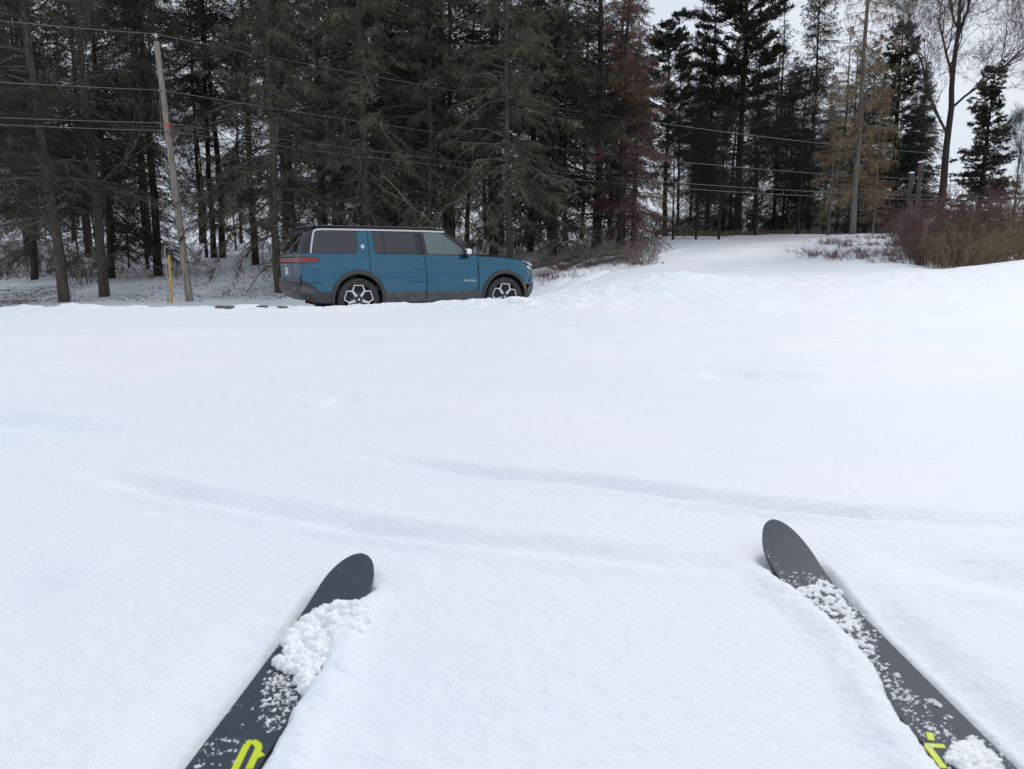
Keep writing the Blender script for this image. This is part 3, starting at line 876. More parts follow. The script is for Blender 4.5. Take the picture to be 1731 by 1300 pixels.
for px in np.arange(1150, 1400, 13):
    S('grass_tuft', GR, px + rng.uniform(-5, 5), 40.5 + rng.uniform(-1, 2.5), 'dry tan grass tuft along the top of the snowy hill', rng.uniform(.7, 1.4), rng.uniform(0, 6), G_GR, 'grass')
S('shrub', BU_R, 1085, 23.2, 'small rust-brown shrub at the end of the fallen limbs', .42, 2.7)
G_BL = 'thin bramble clumps on the snow right of the blue car'
for px, y in ((915, 23), (940, 21.5), (965, 23.5), (985, 24.5), (1010, 25), (1040, 25.5), (1060, 24)):
    S('bramble', BR, px, y, 'thin bramble clump on the snow slope right of the blue car', rng.uniform(.6, 1.0), rng.uniform(0, 6), G_BL)

def limb(seed, L_, r, kids=6, mats=(M_BARK, M_TWIG)):
    rng = np.random.default_rng(seed); B = Batch(); Tw = Batch()
    t = np.linspace(0, 1, 10)
    P = np.stack([L_ * t, np.cumsum(rng.normal(0, .07, 10)), .18 + np.cumsum(rng.normal(0, .05, 10)) + .25 * t], -1)
    B.chain(P, r * (1 - .75 * t), 7)
    for _ in range(kids):
        a = rng.uniform(.2, .95); p = np.array([np.interp(a, t, P[:, c]) for c in range(3)])
        d = np.array([rng.uniform(.2, .9), rng.normal(0, .6), rng.uniform(-.2, .8)]); d /= np.linalg.norm(d)
        Lk = L_ * rng.uniform(.2, .45); rr = r * .4
        for i in range(5):
            q = p + d * Lk / 5; Tw.tubes([p], [q], rr, rr * .75, 4); rr *= .75; p = q; d = d + rng.normal(0, .25, 3); d /= np.linalg.norm(d)
            for _ in range(4):
                v = d + rng.normal(0, .7, 3); v /= np.linalg.norm(v)
                Tw.spikes([p], [p + v * rng.uniform(.15, .6)], .008)
    a, b = B.mesh('limb_log'), Tw.mesh('limb_twigs', False); a.materials.append(mats[0]); b.materials.append(mats[1])
    return [('log', a), ('twigs', b)]
for i, (px, y, rz, L_, r, lab) in enumerate([
    (885, 24.0, .10, 2.7, .10, 'long dark fallen limb lying behind the bonnet of the blue car'),
    (942, 23.6, .35, 2.0, .08, 'forked fallen limb in the middle of the brushy tangle'),
    (1000, 23.0, -.15, 1.2, .07, 'pale fallen limb nearest the snowy path right of the car'),
    (915, 25.0, -.1, 2.3, .09, 'fallen limb half hidden behind the brushy tangle'),
    (800, 25.5, .2, 2.6, .09, 'fallen limb seen above the bonnet beside the windscreen'),
    (1105, 38.0, .5, 2.2, .14, 'curved fallen log at the foot of the lone pine')]):
    x = at(px, y); place('fallen_limb', limb(60 + i, L_, r, 8), x, y, lab, 'fallen branch', None, 1, rz)

def snag(name, px, y, topy, r, label, lean=0, cap=True, mats=M_BARK):
    rng = np.random.default_rng(int(px)); x = at(px, y); z0 = g1(x, y); H = hgt(topy, y) - z0
    B = Batch(); n = 12; t = np.linspace(0, 1, n)
    P = np.stack([rng.normal(0, .018, n), rng.normal(0, .018, n), H * t], -1); P[0, 2] = -.3
    R = r * (1 + .35 * np.exp(-t * 7)) * (1 + rng.normal(0, .11, n)) * (1 - .15 * t)
    B.chain(P, R, 9); me = B.mesh('snag_trunk'); me.materials.append(mats)
    parts = [('trunk', me)]
    if cap:
        bm = bmesh.new(); bmesh.ops.create_icosphere(bm, subdivisions=2, radius=1)
        for v in bm.verts:
            v.co = Vector((v.co.x * r * 1.0, v.co.y * r * 1.0, v.co.z * (r * .55 if v.co.z > 0 else r * .1) + H + r * .03))
        mc = bm_mesh(bm, 'snag_cap', True); mc.materials.append(M_SNOW); parts.append(('snow_cap', mc))
    return place('tree_stump', parts, x, y, label, 'stump', lean=(lean, 0))
snag('s', 1528, 25, 293, .09, 'shorter snow-capped old post-like stump beside the mound', lean=.01)
snag('s', 1544, 26, 275, .095, 'taller snow-capped stump just right of the shorter one', lean=-.01)
snag('s', 1618, 21.8, 338, .09, 'snow-capped stump poking out of the red-brown shrubs')
snag('s', 1553, 19.6, 372, .085, 'bare brown leaning stump without snow in front of the shrubs', lean=.12, cap=False, mats=M_BRUSHR)

# leaf litter and sticks on the forest floor: nobody could count it
def litter():
    rng = np.random.default_rng(9)
    N = 7000
    y = rng.uniform(22.5, 46, N); px = np.where(rng.random(N) < .45, rng.uniform(-120, 170, N), rng.uniform(-120, 1110, N))
    x = (px - 865.5) / F * y
    m = vnoise(x * .35, y * .35, 4) + .25 * (px < 130) * (y < 30) > .45
    x, y = x[m], y[m]; z = ground(x, y) + .012
    p = np.stack([x, y, z], -1); a = rng.uniform(0, 6.28, len(x)); l = rng.uniform(.06, .4, len(x))
    B = Batch(); B.spikes(p, p + np.stack([np.cos(a) * l, np.sin(a) * l, rng.uniform(0, .25, len(x)) * l], -1), .007)
    q = rng.integers(0, len(p), 5000)
    B.blades(p[q] + rng.normal(0, [.4, .4, 0], (5000, 3)), rng.normal(0, [.05, .05, .02], (5000, 3)), .05, 0, rng)
    tag(link('leaf_litter', B.mesh('leaf_litter', False), M_TWIG), 'brown twigs and leaves littering the snow under the trees', 'leaf litter', kind='stuff')
    # thin dry weeds sticking out of the snow under the trees
    N = 2600; y = rng.uniform(23, 34, N); px = rng.uniform(-100, 1100, N); x = (px - 865.5) / F * y
    m = vnoise(x * .5, y * .5, 14) > .5; x, y = x[m], y[m]
    p = np.stack([x, y, ground(x, y) - .02], -1)
    B = Batch(); B.spikes(p, p + np.stack([rng.normal(0, .07, len(x)), rng.normal(0, .07, len(x)), rng.uniform(.1, .45, len(x))], -1), .006)
    tag(link('dry_weeds', B.mesh('dry_weeds', False), M_TAN), 'thin dry weed stalks standing in the snow at the edge of the wood', 'weeds', kind='stuff')
litter()

# ------------------------------------------------------------------ utility pole, guy wires, marker, overhead wires
M_POLE = mat('weathered_wood', (.42, .37, .31), .85, scale=5, col2=(.15, .125, .10), bump=.03, stretch=(6, 6, .35))
M_METAL = mat('dull_metal', (.35, .36, .37), .4, metal=.8, noise=.2)
M_WIRE = mat('aged_aluminium_wire', (.24, .235, .22), .6, metal=0.1, noise=.1)
M_YEL = mat('yellow_plastic', (.72, .42, .02), .5, noise=.12)
M_ORG = mat('orange_tag', (.75, .12, .05), .5, noise=.1)
M_GREYP = mat('grey_rod', (.42, .41, .38), .6, noise=.2)

py_ = 23.0
pb = Vector((at(321, py_, -1.17), py_, g1(at(321, py_), py_)))
pt = Vector((at(267, py_, hgt(72, py_) - CAMZ), py_ - .1, hgt(72, py_)))
pole = empty('utility_pole', pb, 'tall weathered grey wooden pole leaning left beside the road', 'utility pole')
def lp(v): return np.array(v - pb)
B = Batch(); t = np.linspace(0, 1, 16)
P = np.array([lp(pb + (pt - pb) * a) for a in t]); P[0] -= (P[1] - P[0]) * .3
B.chain(P, .108 - .033 * t, 16)
link('shaft', B.mesh('pole_shaft'), M_POLE, pole)
axisv = (pt - pb).normalized()
def on_pole(py): 
    a = (hgt(py, py_) - pb.z) / (pt.z - pb.z); return pb + (pt - pb) * a
def cyl_at(c, d, r, h, m, name, par, sides=12, r2=None):
    B = Batch(); c = np.array(c); d = np.array(d); B.chain([c - d * h / 2, c + d * h / 2], [r, r2 if r2 else r], sides)
    return link(name, B.mesh(name, True), m, par)
cyl_at(lp(on_pole(212)), axisv, .098, .09, M_ORG, 'orange_band', pole, 16)
B = Batch()
bt = lp(pt); B.chain([bt - np.array([0, 0, .02]), bt + np.array([0, 0, .14])], [.012, .012], 6)
link('top_pin', B.mesh('top_pin'), M_METAL, pole)
M_CER = mat('glazed_ceramic', (.55, .55, .53), .25, noise=.1)
B = Batch(); B.chain([bt + np.array([0, 0, z]) for z in (.10, .13, .16, .19, .22)], [.03, .05, .035, .045, .02], 10)
link('insulator', B.mesh('insulator'), M_CER, pole)
for pyy in (157, 224, 412):
    B = Batch(); c = lp(on_pole(pyy)) + np.array([0, -.11, 0]); B.chain([c, c + np.array([0, -.10, 0])], [.022, .028], 8)
    link('bracket', B.mesh('bracket'), M_METAL, pole)
# conduit staple strip and wood number plate
bm = bmesh.new(); c = lp(on_pole(440)); box_bm(bm, c[0] + .01, c[1] - .108, c[2], .05, .012, .11, .004)
link('tag_plate', bm_mesh(bm, 'tag_plate'), M_METAL, pole)

far_y = 36.5
fx = at(1592, far_y, 3.0); fb = Vector((fx, far_y, g1(fx, far_y)))
pole2 = empty('utility_pole', fb, 'distant utility pole hidden among the trees behind the large bare tree', 'utility pole')
B = Batch(); B.chain([(0, 0, -.3), (0, 0, hgt(255, far_y) - fb.z)], [.14, .10], 12)
link('shaft', B.mesh('far_pole_shaft'), M_BARK, pole2)

def wire(name, pts, r, label, sag=.0, group='overhead power wires'):
    P = []
    for a, b in zip(pts[:-1], pts[1:]):
        a, b = np.array(a), np.array(b); n = 24
        for i in range(n + (1 if b is pts[-1] else 0)):
            t = i / n; q = a * (1 - t) + b * t; q[2] -= (sag if a[0] > -11 else .04) * 4 * t * (1 - t); P.append(q)
    P.append(np.array(pts[-1])); P = np.array(P)
    B = Batch(); B.chain(P - P[0], r, 5)
    o = link(name, B.mesh(name), M_WIRE); o.location = P[0]
    return tag(o, label, 'wire', group)
rows = [(60, 20, 262, -.12, 'top overhead wire, running from the tip of the leaning pole', 1),
        (155, 133, 305, -.12, 'second overhead wire from the top', 1),
        (210, 197, 331, -.12, 'third overhead wire from the top', 0),
        (223, 208, 338, -.12, 'lowest of the four overhead wires', 0)]
for ry, ly, fy, dy, lab, ends in rows:
    c = on_pole(ry) if ry > 72 else pt + Vector((0, 0, .2))
    c = np.array(c) + np.array([0, dy if ry > 72 else 0, 0])
    far = np.array([fx, far_y - .2, hgt(fy, far_y)])
    # previous span towards the left: a pole line out of frame
    dirv = (c - far); dirv[2] = 0; dirv /= np.linalg.norm(dirv)
    left = c + np.array([-13.5, -3.5, 0]); left[2] = hgt(ly - 20, left[1])
    left = np.array([at(-260, 20.0, hgt(ly - 12, 20.0) - CAMZ), 20.0, hgt(ly - 12, 20.0)])
    pts = [left, c, far]
    if not ends:
        pts.append(np.array([at(2100, 38, 3), 38, hgt(290, 38)]))
    wire('overhead_wire', pts, .0075, lab, sag=.45)

mk = empty('marker_post', (at(291, 22.4, -1.1), 22.4, g1(at(291, 22.4), 22.4)), 'thin yellow plastic guy wire marker left of the leaning pole', 'marker')
H = hgt(431, 22.4) - mk.location.z
cyl_at((0, 0, H / 2 - .1), (0, 0, 1), .028, H + .2, M_YEL, 'yellow_sleeve', mk, 10)
gy = empty('guy_wire', (at(285, 22.6, -1.1), 22.6, g1(at(285, 22.6), 22.6)), 'pale grey guy rod and thin wires rising beside the yellow marker', 'guy wire')
H2 = hgt(418, 22.6) - gy.location.z
cyl_at((0, 0, H2 / 2 - .1), (.0, 0, 1), .018, H2 + .2, M_GREYP, 'rod', gy, 8)
for dx, pyy in ((0, 160), (.09, 226)):
    q = np.array(on_pole(pyy)) - np.array(gy.location) + np.array([-.1, 0, 0])
    B = Batch(); B.chain([(dx, 0, H2 - .05 if dx == 0 else .3), q], .007, 4)
    link('strand', B.mesh('guy_strand'), M_WIRE, gy)

# weathered boards showing through the snow of the bank
M_BOARD = mat('grey_board', (.20, .175, .15), .9, scale=12, col2=(.10, .085, .07), bump=.006, stretch=(.4, 6, 6))
for (px, pyy, ln, lab, rz) in ((376, 526, .26, 'grey board end showing in the snow bank, nearest the leaning pole', .05),
                               (440, 523, .12, 'small dark board end in the snow bank, middle one of three', -.2),
                               (474, 523, .15, 'grey board end in the snow bank just left of the blue car', .1)):
    y = 12.0; x = at(px, y)
    bm = bmesh.new(); box_bm(bm, 0, 0, 0, ln, .14, .05, .006)
    me = bm_mesh(bm, 'board'); o = link('wooden_board', me, M_BOARD); o.location = (x, y, g1(x, y) + .012)
    o.rotation_euler = (.05, .03, rz); tag(o, lab, 'board')

from mathutils.geometry import tessellate_polygon
# ------------------------------------------------------------------ the car (x forward, y left, z up; origin on the road under the middle)
M_PAINT = mat('blue_paint', (.010, .112, .190), .10, coat=1.0, metal=.55, noise=.10, scale=3, spec=.5)
M_DUSTP = mat('road_dusted_paint', (.115, .150, .165), .6, scale=7, col2=(.055, .105, .135), coat=.1)
M_CLAD = mat('grey_cladding', (.066, .068, .069), .62, scale=9, col2=(.040, .042, .044))
M_CLADL = mat('salt_dusted_cladding', (.135, .135, .13), .7, scale=9, col2=(.07, .07, .07))
M_ROOF = mat('dark_roof', (.055, .056, .058), .38, coat=.3, noise=.1)
M_BLK = mat('gloss_black_trim', (.012, .013, .015), .25, coat=.4, noise=.1)
M_RUB = mat('rubber', (.022, .022, .023), .8, noise=.35, scale=14)
M_TYRE = mat('tyre_rubber', (.028, .027, .027), .85, scale=10, col2=(.06, .058, .055), bump=.003)
M_DARK = mat('wheel_well', (.010, .010, .010), .9, noise=.2)
M_SILV = mat('machined_silver', (.88, .88, .88), .4, metal=.25, noise=.06)
M_TRIMS = mat('bright_trim', (.66, .68, .70), .3, metal=.45, noise=.05)
M_RED = mat('red_lens', (.33, .018, .022), .25, coat=.5, noise=.2, scale=12)
M_REDD = mat('dusty_red_lens', (.30, .11, .10), .55, noise=.2, scale=12)
M_WHITE = mat('white_lettering', (.85, .85, .85), .4, noise=.05)
M_LAMP = mat('lamp_lens', (.75, .80, .84), .12, coat=.8, noise=.08)
M_AMB = mat('amber_marker', (.45, .16, .05), .4, noise=.1)
M_SEAT = mat('pale_seat', (.42, .41, .37), .7, noise=.15)
M_INT = mat('interior_trim', (.12, .125, .12), .7, noise=.15)
M_PLATE = mat('licence_plate_white', (.60, .62, .62), .5, noise=.25, scale=20)

def glass_mat(name, tint, opac, rough=.03):
    m = bpy.data.materials.new(name); m.use_nodes = True
    nt = m.node_tree; b = nt.nodes['Principled BSDF']; out = nt.nodes['Material Output']
    b.inputs['Base Color'].default_value = (*tint, 1); b.inputs['Roughness'].default_value = rough
    b.inputs['Coat Weight'].default_value = 1.0; b.inputs['Coat Roughness'].default_value = .02
    nz = nt.nodes.new('ShaderNodeTexNoise'); nz.inputs['Scale'].default_value = 3
    rp = nt.nodes.new('ShaderNodeMapRange'); rp.inputs[3].default_value = opac - .05; rp.inputs[4].default_value = min(1, opac + .05)
    tr = nt.nodes.new('ShaderNodeBsdfTransparent'); tr.inputs[0].default_value = (.80, .88, .84, 1)
    mx = nt.nodes.new('ShaderNodeMixShader')
    nt.links.new(nz.outputs['Fac'], rp.inputs[0]); nt.links.new(rp.outputs[0], mx.inputs[0])
    nt.links.new(tr.outputs[0], mx.inputs[1]); nt.links.new(b.outputs[0], mx.inputs[2]); nt.links.new(mx.outputs[0], out.inputs[0])
    return m
M_GLD = glass_mat('privacy_glass', (.022, .024, .025), .93)
M_GLC = glass_mat('sky_tinted_glass', (.30, .36, .34), .40)  # pale tint puts the brightness of reflected sky into the front glass colour

CX, CY, CYAW = -1.9545, 16.198, math.radians(26.62)
CZ = CAMZ - 1.0351
car = empty('parked_car', (CX, CY, CZ), 'large blue sport utility vehicle parked behind the snow bank', 'car', CYAW)

ZW = [(.30, .90), (.38, .945), (.50, .985), (.62, .998), (.70, 1.006), (.78, 1.002), (.86, .988), (.93, .972), (.99, .964), (1.05, .969), (1.10, .981), (1.145, .987), (1.185, .980), (1.215, .965), (1.245, .950), (1.27, .938),
      (1.40, .905), (1.55, .862), (1.66, .822), (1.72, .795), (1.78, .755), (1.80, .73)]
ZR = [(.30, -2.30), (.38, -2.46), (.48, -2.62), (.58, -2.69), (.75, -2.70), (.80, -2.655), (1.0, -2.665), (1.1, -2.67), (1.28, -2.64), (1.45, -2.58), (1.62, -2.50), (1.70, -2.44), (1.80, -2.34)]
ZF = [(.30, 2.18), (.38, 2.25), (.50, 2.31), (.62, 2.335), (.75, 2.33), (.95, 2.31), (1.04, 2.27), (1.10, 2.21), (1.22, 2.2)]
def ip(tab, z): return float(np.interp(z, [a for a, b in tab], [b for a, b in tab]))
def Wz(z): return ip(ZW, z)
RR, RF = .17, .42
def GF(z):    # windscreen line above the belt
    return float(np.interp(z, [1.22, 1.72, 1.80], [1.02, .30, .20]))
def side_pt(s, z, off=0.0):
    """point on the left-hand body side, s metres along the body, wrapping round the corners"""
    W = Wz(z); R0 = ip(ZR, z); up = z > 1.235
    F0 = ip(ZF, z)
    if s < R0 + RR:
        a = min((R0 + RR - s) / RR, 1.5); x = R0 + RR - math.sin(a) * RR; y = W - RR + math.cos(a) * RR
        nx, ny = -math.sin(a), math.cos(a)
    elif not up and s > F0 - RF:
        a = min((s - F0 + RF) / RF, 1.5); x = F0 - RF + math.sin(a) * RF; y = W - RF * .75 + math.cos(a) * RF * .75
        nx, ny = math.sin(a), math.cos(a)
    else:
        x, y, nx, ny = s, W, 0, 1
    # gentle plan taper
    tp = .035 * max(0, (x - 1.2) / 1.2) ** 2 + .03 * max(0, (-x - 1.4) / 1.3) ** 2
    # flares swell slightly
    dz = (Wz(z + .01) - Wz(z - .01)) / .02
    nz = -dz; n = Vector((nx, ny, nz * (1 if ny > .5 else .3))).normalized()
    return Vector((x, y - tp, z)) + n * off

def cut_grid(bm, cuts):
    for axis, vals in cuts:
        n = Vector((1, 0, 0)) if axis == 0 else Vector((0, 1, 0))
        for v in vals:
            bmesh.ops.bisect_plane(bm, geom=bm.verts[:] + bm.edges[:] + bm.faces[:], plane_co=n * v, plane_no=n)

def skin(outline, fn, sgn=1, off=0.0, thick=.02, dx=.09, dz=.045, holes=()):
    """a shaped sheet with real thickness: outline in (s, z) wrapped on the surface fn"""
    bm = bmesh.new()
    vs = [bm.verts.new((a, b, 0)) for a, b in outline]
    for tri in tessellate_polygon([[Vector((a, b, 0)) for a, b in outline]]):
        bm.faces.new([vs[i] for i in tri])
    xs = [v.co.x for v in bm.verts]; ys = [v.co.y for v in bm.verts]
    cut_grid(bm, ((0, np.arange(min(xs) + dx * .5, max(xs), dx)), (1, np.arange(min(ys) + dz * .5, max(ys), dz))))
    bmesh.ops.remove_doubles(bm, verts=bm.verts[:], dist=1e-5)
    ST = [(v.co.x, v.co.y) for v in bm.verts]
    outv = [fn(a, b, off) for a, b in ST]; inv = [fn(a, b, off - thick) for a, b in ST]
    bm.verts.ensure_lookup_table()
    be = [(e.verts[0].index, e.verts[1].index) for e in bm.edges if e.is_boundary]
    fs = [[v.index for v in f.verts] for f in bm.faces]
    bm.free()
    n = len(ST)
    V = [(p.x, p.y * sgn, p.z) for p in outv] + [(p.x, p.y * sgn, p.z) for p in inv]
    Fc = fs + [[i + n for i in reversed(f)] for f in fs] + [[a, b, b + n, a + n] for a, b in be]
    me = bpy.data.meshes.new('skin'); me.from_pydata(V, [], Fc); me.update()
    b2 = bmesh.new(); b2.from_mesh(me); bmesh.ops.recalc_face_normals(b2, faces=b2.faces[:])
    bpy.data.meshes.remove(me)
    return bm_mesh(b2, 'skin', True, 40)

def arc(cx, cz, r, a0, a1, n=14):
    return [(cx + r * math.cos(math.radians(a)), cz + r * math.sin(math.radians(a))) for a in np.linspace(a0, a1, n)]
def strip(pts, w):
    """closed outline of a polyline of width w"""
    P = [np.array(p, float) for p in pts]; Lf, Rt = [], []
    for i, p in enumerate(P):
        if i == 0: d = P[1] - P[0]
        elif i == len(P) - 1: d = P[-1] - P[-2]
        else:
            d1 = (P[i] - P[i - 1]); d2 = (P[i + 1] - P[i]); d = d1 / np.linalg.norm(d1) + d2 / np.linalg.norm(d2)
        d = d / np.linalg.norm(d); nrm = np.array([-d[1], d[0]])
        Lf.append(tuple(p + nrm * w / 2)); Rt.append(tuple(p - nrm * w / 2))
    return Lf + Rt[::-1]

AXR, AXF, WZ = -1.5375, 1.5375, .412
AR = .535                        # outer edge of the arch flare
g = .005                         # half a shut line
ZB = .548                        # paint / cladding line
aR = math.degrees(math.asin((ZB - .43) / AR))
BELT = 1.272
def zb(x): return float(np.interp(x, [.85, 1.0, 1.25, 1.5, 1.75, 2.0, 2.15, 2.3, 2.42], [1.232, 1.228, 1.215, 1.200, 1.178, 1.142, 1.105, 1.055, 1.01]))

def part(name, me, m, par=None):
    return link(name, me, m, par or car)

for sg in (-1, 1):      # -1 = side that faces the camera
    P_ = lambda name, outl, m, **k: part(name, skin(outl, side_pt, sg, **k), m, k.pop('par', None) if 'par' in k else None)
    # rear quarter: from the tail corner to the rear door, with the body-coloured pillar
    q = [(-2.60, .80), (-2.60, 1.262), (-2.42, BELT), (-1.60, BELT), (-1.552, 1.300), (-1.538, 1.345), (-1.512, 1.655), (-1.503, 1.698), (-1.308 - g, 1.698), (-1.310 - g, BELT), (-1.300 - g, .98)]
    q += [(-1.300 - g, .915)] + [p for p in arc(AXR, .43, AR, 62, 180 - aR, 18)] + [(-2.28, .585), (-2.42, .70)]
    q = [p for p in q]
    P_('rear_quarter_panel', q, M_PAINT)
    # rear door
    d = [(-1.308 + g, 1.698), (-1.228, 1.698), (-1.222, 1.66), (-1.205, 1.31), (-1.175, BELT), (-.232, BELT - .012), (-.19, 1.05), (-.175 - g, .90), (-.190 - g, ZB)]
    d += [p for p in arc(AXR, .43, AR, aR, 60, 12)] + [(-1.300 + g, .93), (-1.310 + g, BELT)]
    P_('rear_door', d, M_PAINT)
    d = [(-.228 + g * 2, BELT - .012), (.905, 1.248), (.915, 1.15), (.935 - g, .98), (.930 - g, .70), (.918 - g, ZB), (-.185 + g, ZB), (-.170 + g, .90), (-.185 + g, 1.05)]
    P_('front_door', d, M_PAINT)
    # front wing
    xs_ = [2.68, 2.5, 2.35, 2.15, 1.95, 1.75, 1.5, 1.25, 1.05]
    d = [(2.66, .74), (2.66, 1.045)] + [(x, zb(min(x, 2.38))) for x in xs_[1:]] + [(.92, 1.236), (.925 + g, 1.15), (.945 + g, .98), (.940 + g, .70), (.928 + g, ZB)]
    d += [p for p in arc(AXF, .43, AR, 180 - aR, 25, 20)] + [(2.15, .68), (2.35, .735)]
    P_('front_wing', d, M_PAINT)
    # wheel arch flares
    for nm, ax_ in (('rear', AXR), ('front', AXF)):
        if ax_ > 0:
            o_ = arc(ax_, .43, AR - .004, 200, -8, 30); i_ = arc(ax_, .43, AR - .075, -8, 200, 30)
        else:
            o_ = arc(ax_, .43, AR - .004, 188, -18, 30); i_ = arc(ax_, .43, AR - .075, -18, 188, 30)
        P_('wheel_arch_flare', o_ + i_, M_CLAD, off=.016, thick=.05)
        # dark liner inside the arch
        bm = bmesh.new()
        a0 = np.radians(np.linspace(-30, 210, 20)); r = AR - .07
        rows_ = []
        for yy in (.955, .55):
            rows_.append([bm.verts.new((ax_ + r * math.cos(a), sg * yy, .43 + r * math.sin(a))) for a in a0])
        for i in range(19): bm.faces.new((rows_[0][i], rows_[0][i + 1], rows_[1][i + 1], rows_[1][i]))
        bm.faces.new(rows_[1])
        part('wheel_well', bm_mesh(bm, 'wheel_well', False), M_DARK)
    # sill cladding
    d = [(AXR + AR * math.cos(math.radians(aR)) + .005, ZB - .004), (-.190 - g, ZB - .004), (-.185 - g, .40), (-.19 - g, .345), (-1.02, .345), (-1.01, .43)]
    P_('sill_cladding', d, M_CLADL, off=.004)
    d = [(-.185 + g, ZB - .004), (AXF - AR * math.cos(math.radians(aR)) - .005, ZB - .004), (1.005, .43), (.99, .345), (-.185 + g, .345)]
    P_('sill_cladding', d, M_CLADL, off=.004)
    # rear lower bumper corner
    d = [(-2.60, .795), (-2.42, .695), (-2.28, .580), (AXR - AR * math.cos(math.radians(aR)) - .003, ZB - .004), (-2.062, .40), (-2.062, .345), (-2.30, .36), (-2.60, .44)]
    P_('bumper_corner', d, M_CLAD, off=.003)
    d = [(-2.62, .70), (-2.50, .66), (-2.40, .60), (-2.36, .555), (-2.44, .55), (-2.62, .56)]
    P_('bumper_vent', d, M_CLADL, off=.008, thick=.02)
    # front lower bumper corner
    d = [(2.66, .735), (2.35, .728), (2.15, .672), (AXF + AR * math.cos(math.radians(10)) + .002, .50), (2.075, .36), (2.66, .36)]
    P_('bumper_corner', d, M_CLADL, off=.004)
    # greenhouse pillars (dark)
    d = [(-2.545, 1.268), (-2.425, BELT + .004), (-2.425, 1.29), (-2.36, 1.60), (-2.325, 1.685), (-2.28, 1.715), (-2.22, 1.722), (-2.22, 1.758), (-2.545, 1.74)]
    P_('rear_pillar', d, M_BLK)
    for nm, d in (('door_pillar', [(-.375, 1.700), (-.372, 1.66), (-.348, 1.268), (-.232 - g, 1.262), (-.275 - g, 1.700)]),
                  ('door_pillar', [(-.275 + g, 1.700), (-.228 + g, 1.262), (-.135, 1.256), (-.180, 1.62), (-.192, 1.700)])):
        P_(nm, d, M_BLK, off=-.002)
    P_('quarter_window_divider', [(-1.022, 1.70), (-.998, 1.268), (-.975, 1.268), (-1.000, 1.70)], M_BLK, off=.001)
    P_('window_frame_front', [(.63, 1.262), (.66, 1.262), (.895, 1.254), (.60, 1.50), (.255, 1.722), (.18, 1.722), (.20, 1.690), (.50, 1.475), (.66, 1.33)], M_BLK, off=.0)
    P_('header_rail', [(-2.22, 1.700), (-1.50, 1.702), (.235, 1.698), (.30, 1.70), (.22, 1.762), (-2.22, 1.765)], M_BLK, off=-.012)
    # glass
    P_('rear_side_window', [(-2.375, BELT + .004), (-1.60, BELT + .004), (-1.556, 1.305), (-1.542, 1.345), (-1.516, 1.655), (-1.52, 1.678), (-1.54, 1.694), (-2.26, 1.694), (-2.315, 1.66)], M_GLD, off=-.004, thick=.006)
    P_('rear_door_window', [(-1.222, 1.69), (-1.219, 1.66), (-1.202, 1.31), (-1.172, BELT + .004), (-.34, 1.262), (-.374, 1.69)], M_GLD, off=-.006, thick=.006)
    P_('front_door_window', [(-.185, 1.69), (-.132, 1.26), (.68, 1.26), (.66, 1.33), (.50, 1.475), (.21, 1.69)], M_GLC, off=-.006, thick=.006)
    # bright trim line
    tr = [(-2.405, 1.276), (-2.385, 1.38), (-2.345, 1.56), (-2.318, 1.650), (-2.290, 1.688), (-2.24, 1.706), (-2.1, 1.712), (-1.3, 1.716), (-.5, 1.716), (.27, 1.708)]
    P_('bright_trim', strip(tr, .030), M_TRIMS, off=.010, thick=.012)
    # belt weatherstrip
    P_('belt_strip', strip([(-2.37, BELT + .001), (-1.6, BELT + .001)], .010), M_BLK, off=.004, thick=.006)
    P_('belt_strip', strip([(-1.17, BELT + .001), (.68, 1.256)], .010), M_BLK, off=.004, thick=.006)
    # tail lamp wrapping the corner
    P_('tail_lamp_surround', [(-2.605, 1.212), (-2.36, 1.208), (-2.285, 1.198), (-2.262, 1.17), (-2.27, 1.13), (-2.30, 1.105), (-2.605, 1.092)], M_BLK, off=.005, thick=.01)
    tl = P_('tail_lamp', [(-2.60, 1.196), (-2.37, 1.192), (-2.30, 1.182), (-2.285, 1.165), (-2.29, 1.140), (-2.31, 1.122), (-2.60, 1.110)], M_RED, off=.010, thick=.008)
    # door handles (flush, outlined)
    for hx in (-1.05, .01):
        P_('handle_recess', [(hx - .085, 1.088), (hx + .085, 1.088), (hx + .092, 1.100), (hx + .092, 1.114), (hx - .085, 1.126), (hx - .095, 1.112), (hx - .095, 1.096)], M_BLK, off=.0012, thick=.004)
        P_('door_handle', [(hx - .080, 1.091), (hx + .082, 1.091), (hx + .087, 1.101), (hx + .087, 1.112), (hx - .081, 1.122), (hx - .090, 1.110), (hx - .090, 1.098)], M_PAINT, off=.007, thick=.008)
    # head lamp end of the light bar and amber marker
    P_('head_lamp_surround', [(2.03, 1.062), (2.66, 1.040), (2.66, .955), (2.16, .960), (2.06, 1.00)], M_BLK, off=.004, thick=.01)
    P_('light_bar_end', [(2.08, 1.052), (2.66, 1.030), (2.66, .965), (2.18, .972), (2.10, 1.005)], M_LAMP, off=.010, thick=.01)
    P_('side_marker', strip(arc(AXF, .43, AR - .040, 34, 16, 6), .022), M_AMB, off=.021, thick=.01)
    # mirror
    bm = bmesh.new(); bmesh.ops.create_icosphere(bm, subdivisions=3, radius=1)
    for v in bm.verts:
        c = v.co.copy(); sx = .085 if c.x > 0 else .055
        f_ = lambda t_: math.copysign(abs(t_) ** .75, t_)
        v.co = Vector((.66 + f_(c.x) * sx, sg * (1.06 + f_(c.y) * .10), 1.315 + f_(c.z) * .070))
    mir = part('door_mirror', bm_mesh(bm, 'door_mirror', True, 60), M_PAINT if False else M_SILV)
    bm = bmesh.new(); box_bm(bm, .67, sg * 1.055, 1.262, .15, .19, .035, .012); part('mirror_base', bm_mesh(bm, 'mirror_base', True), M_BLK, mir)
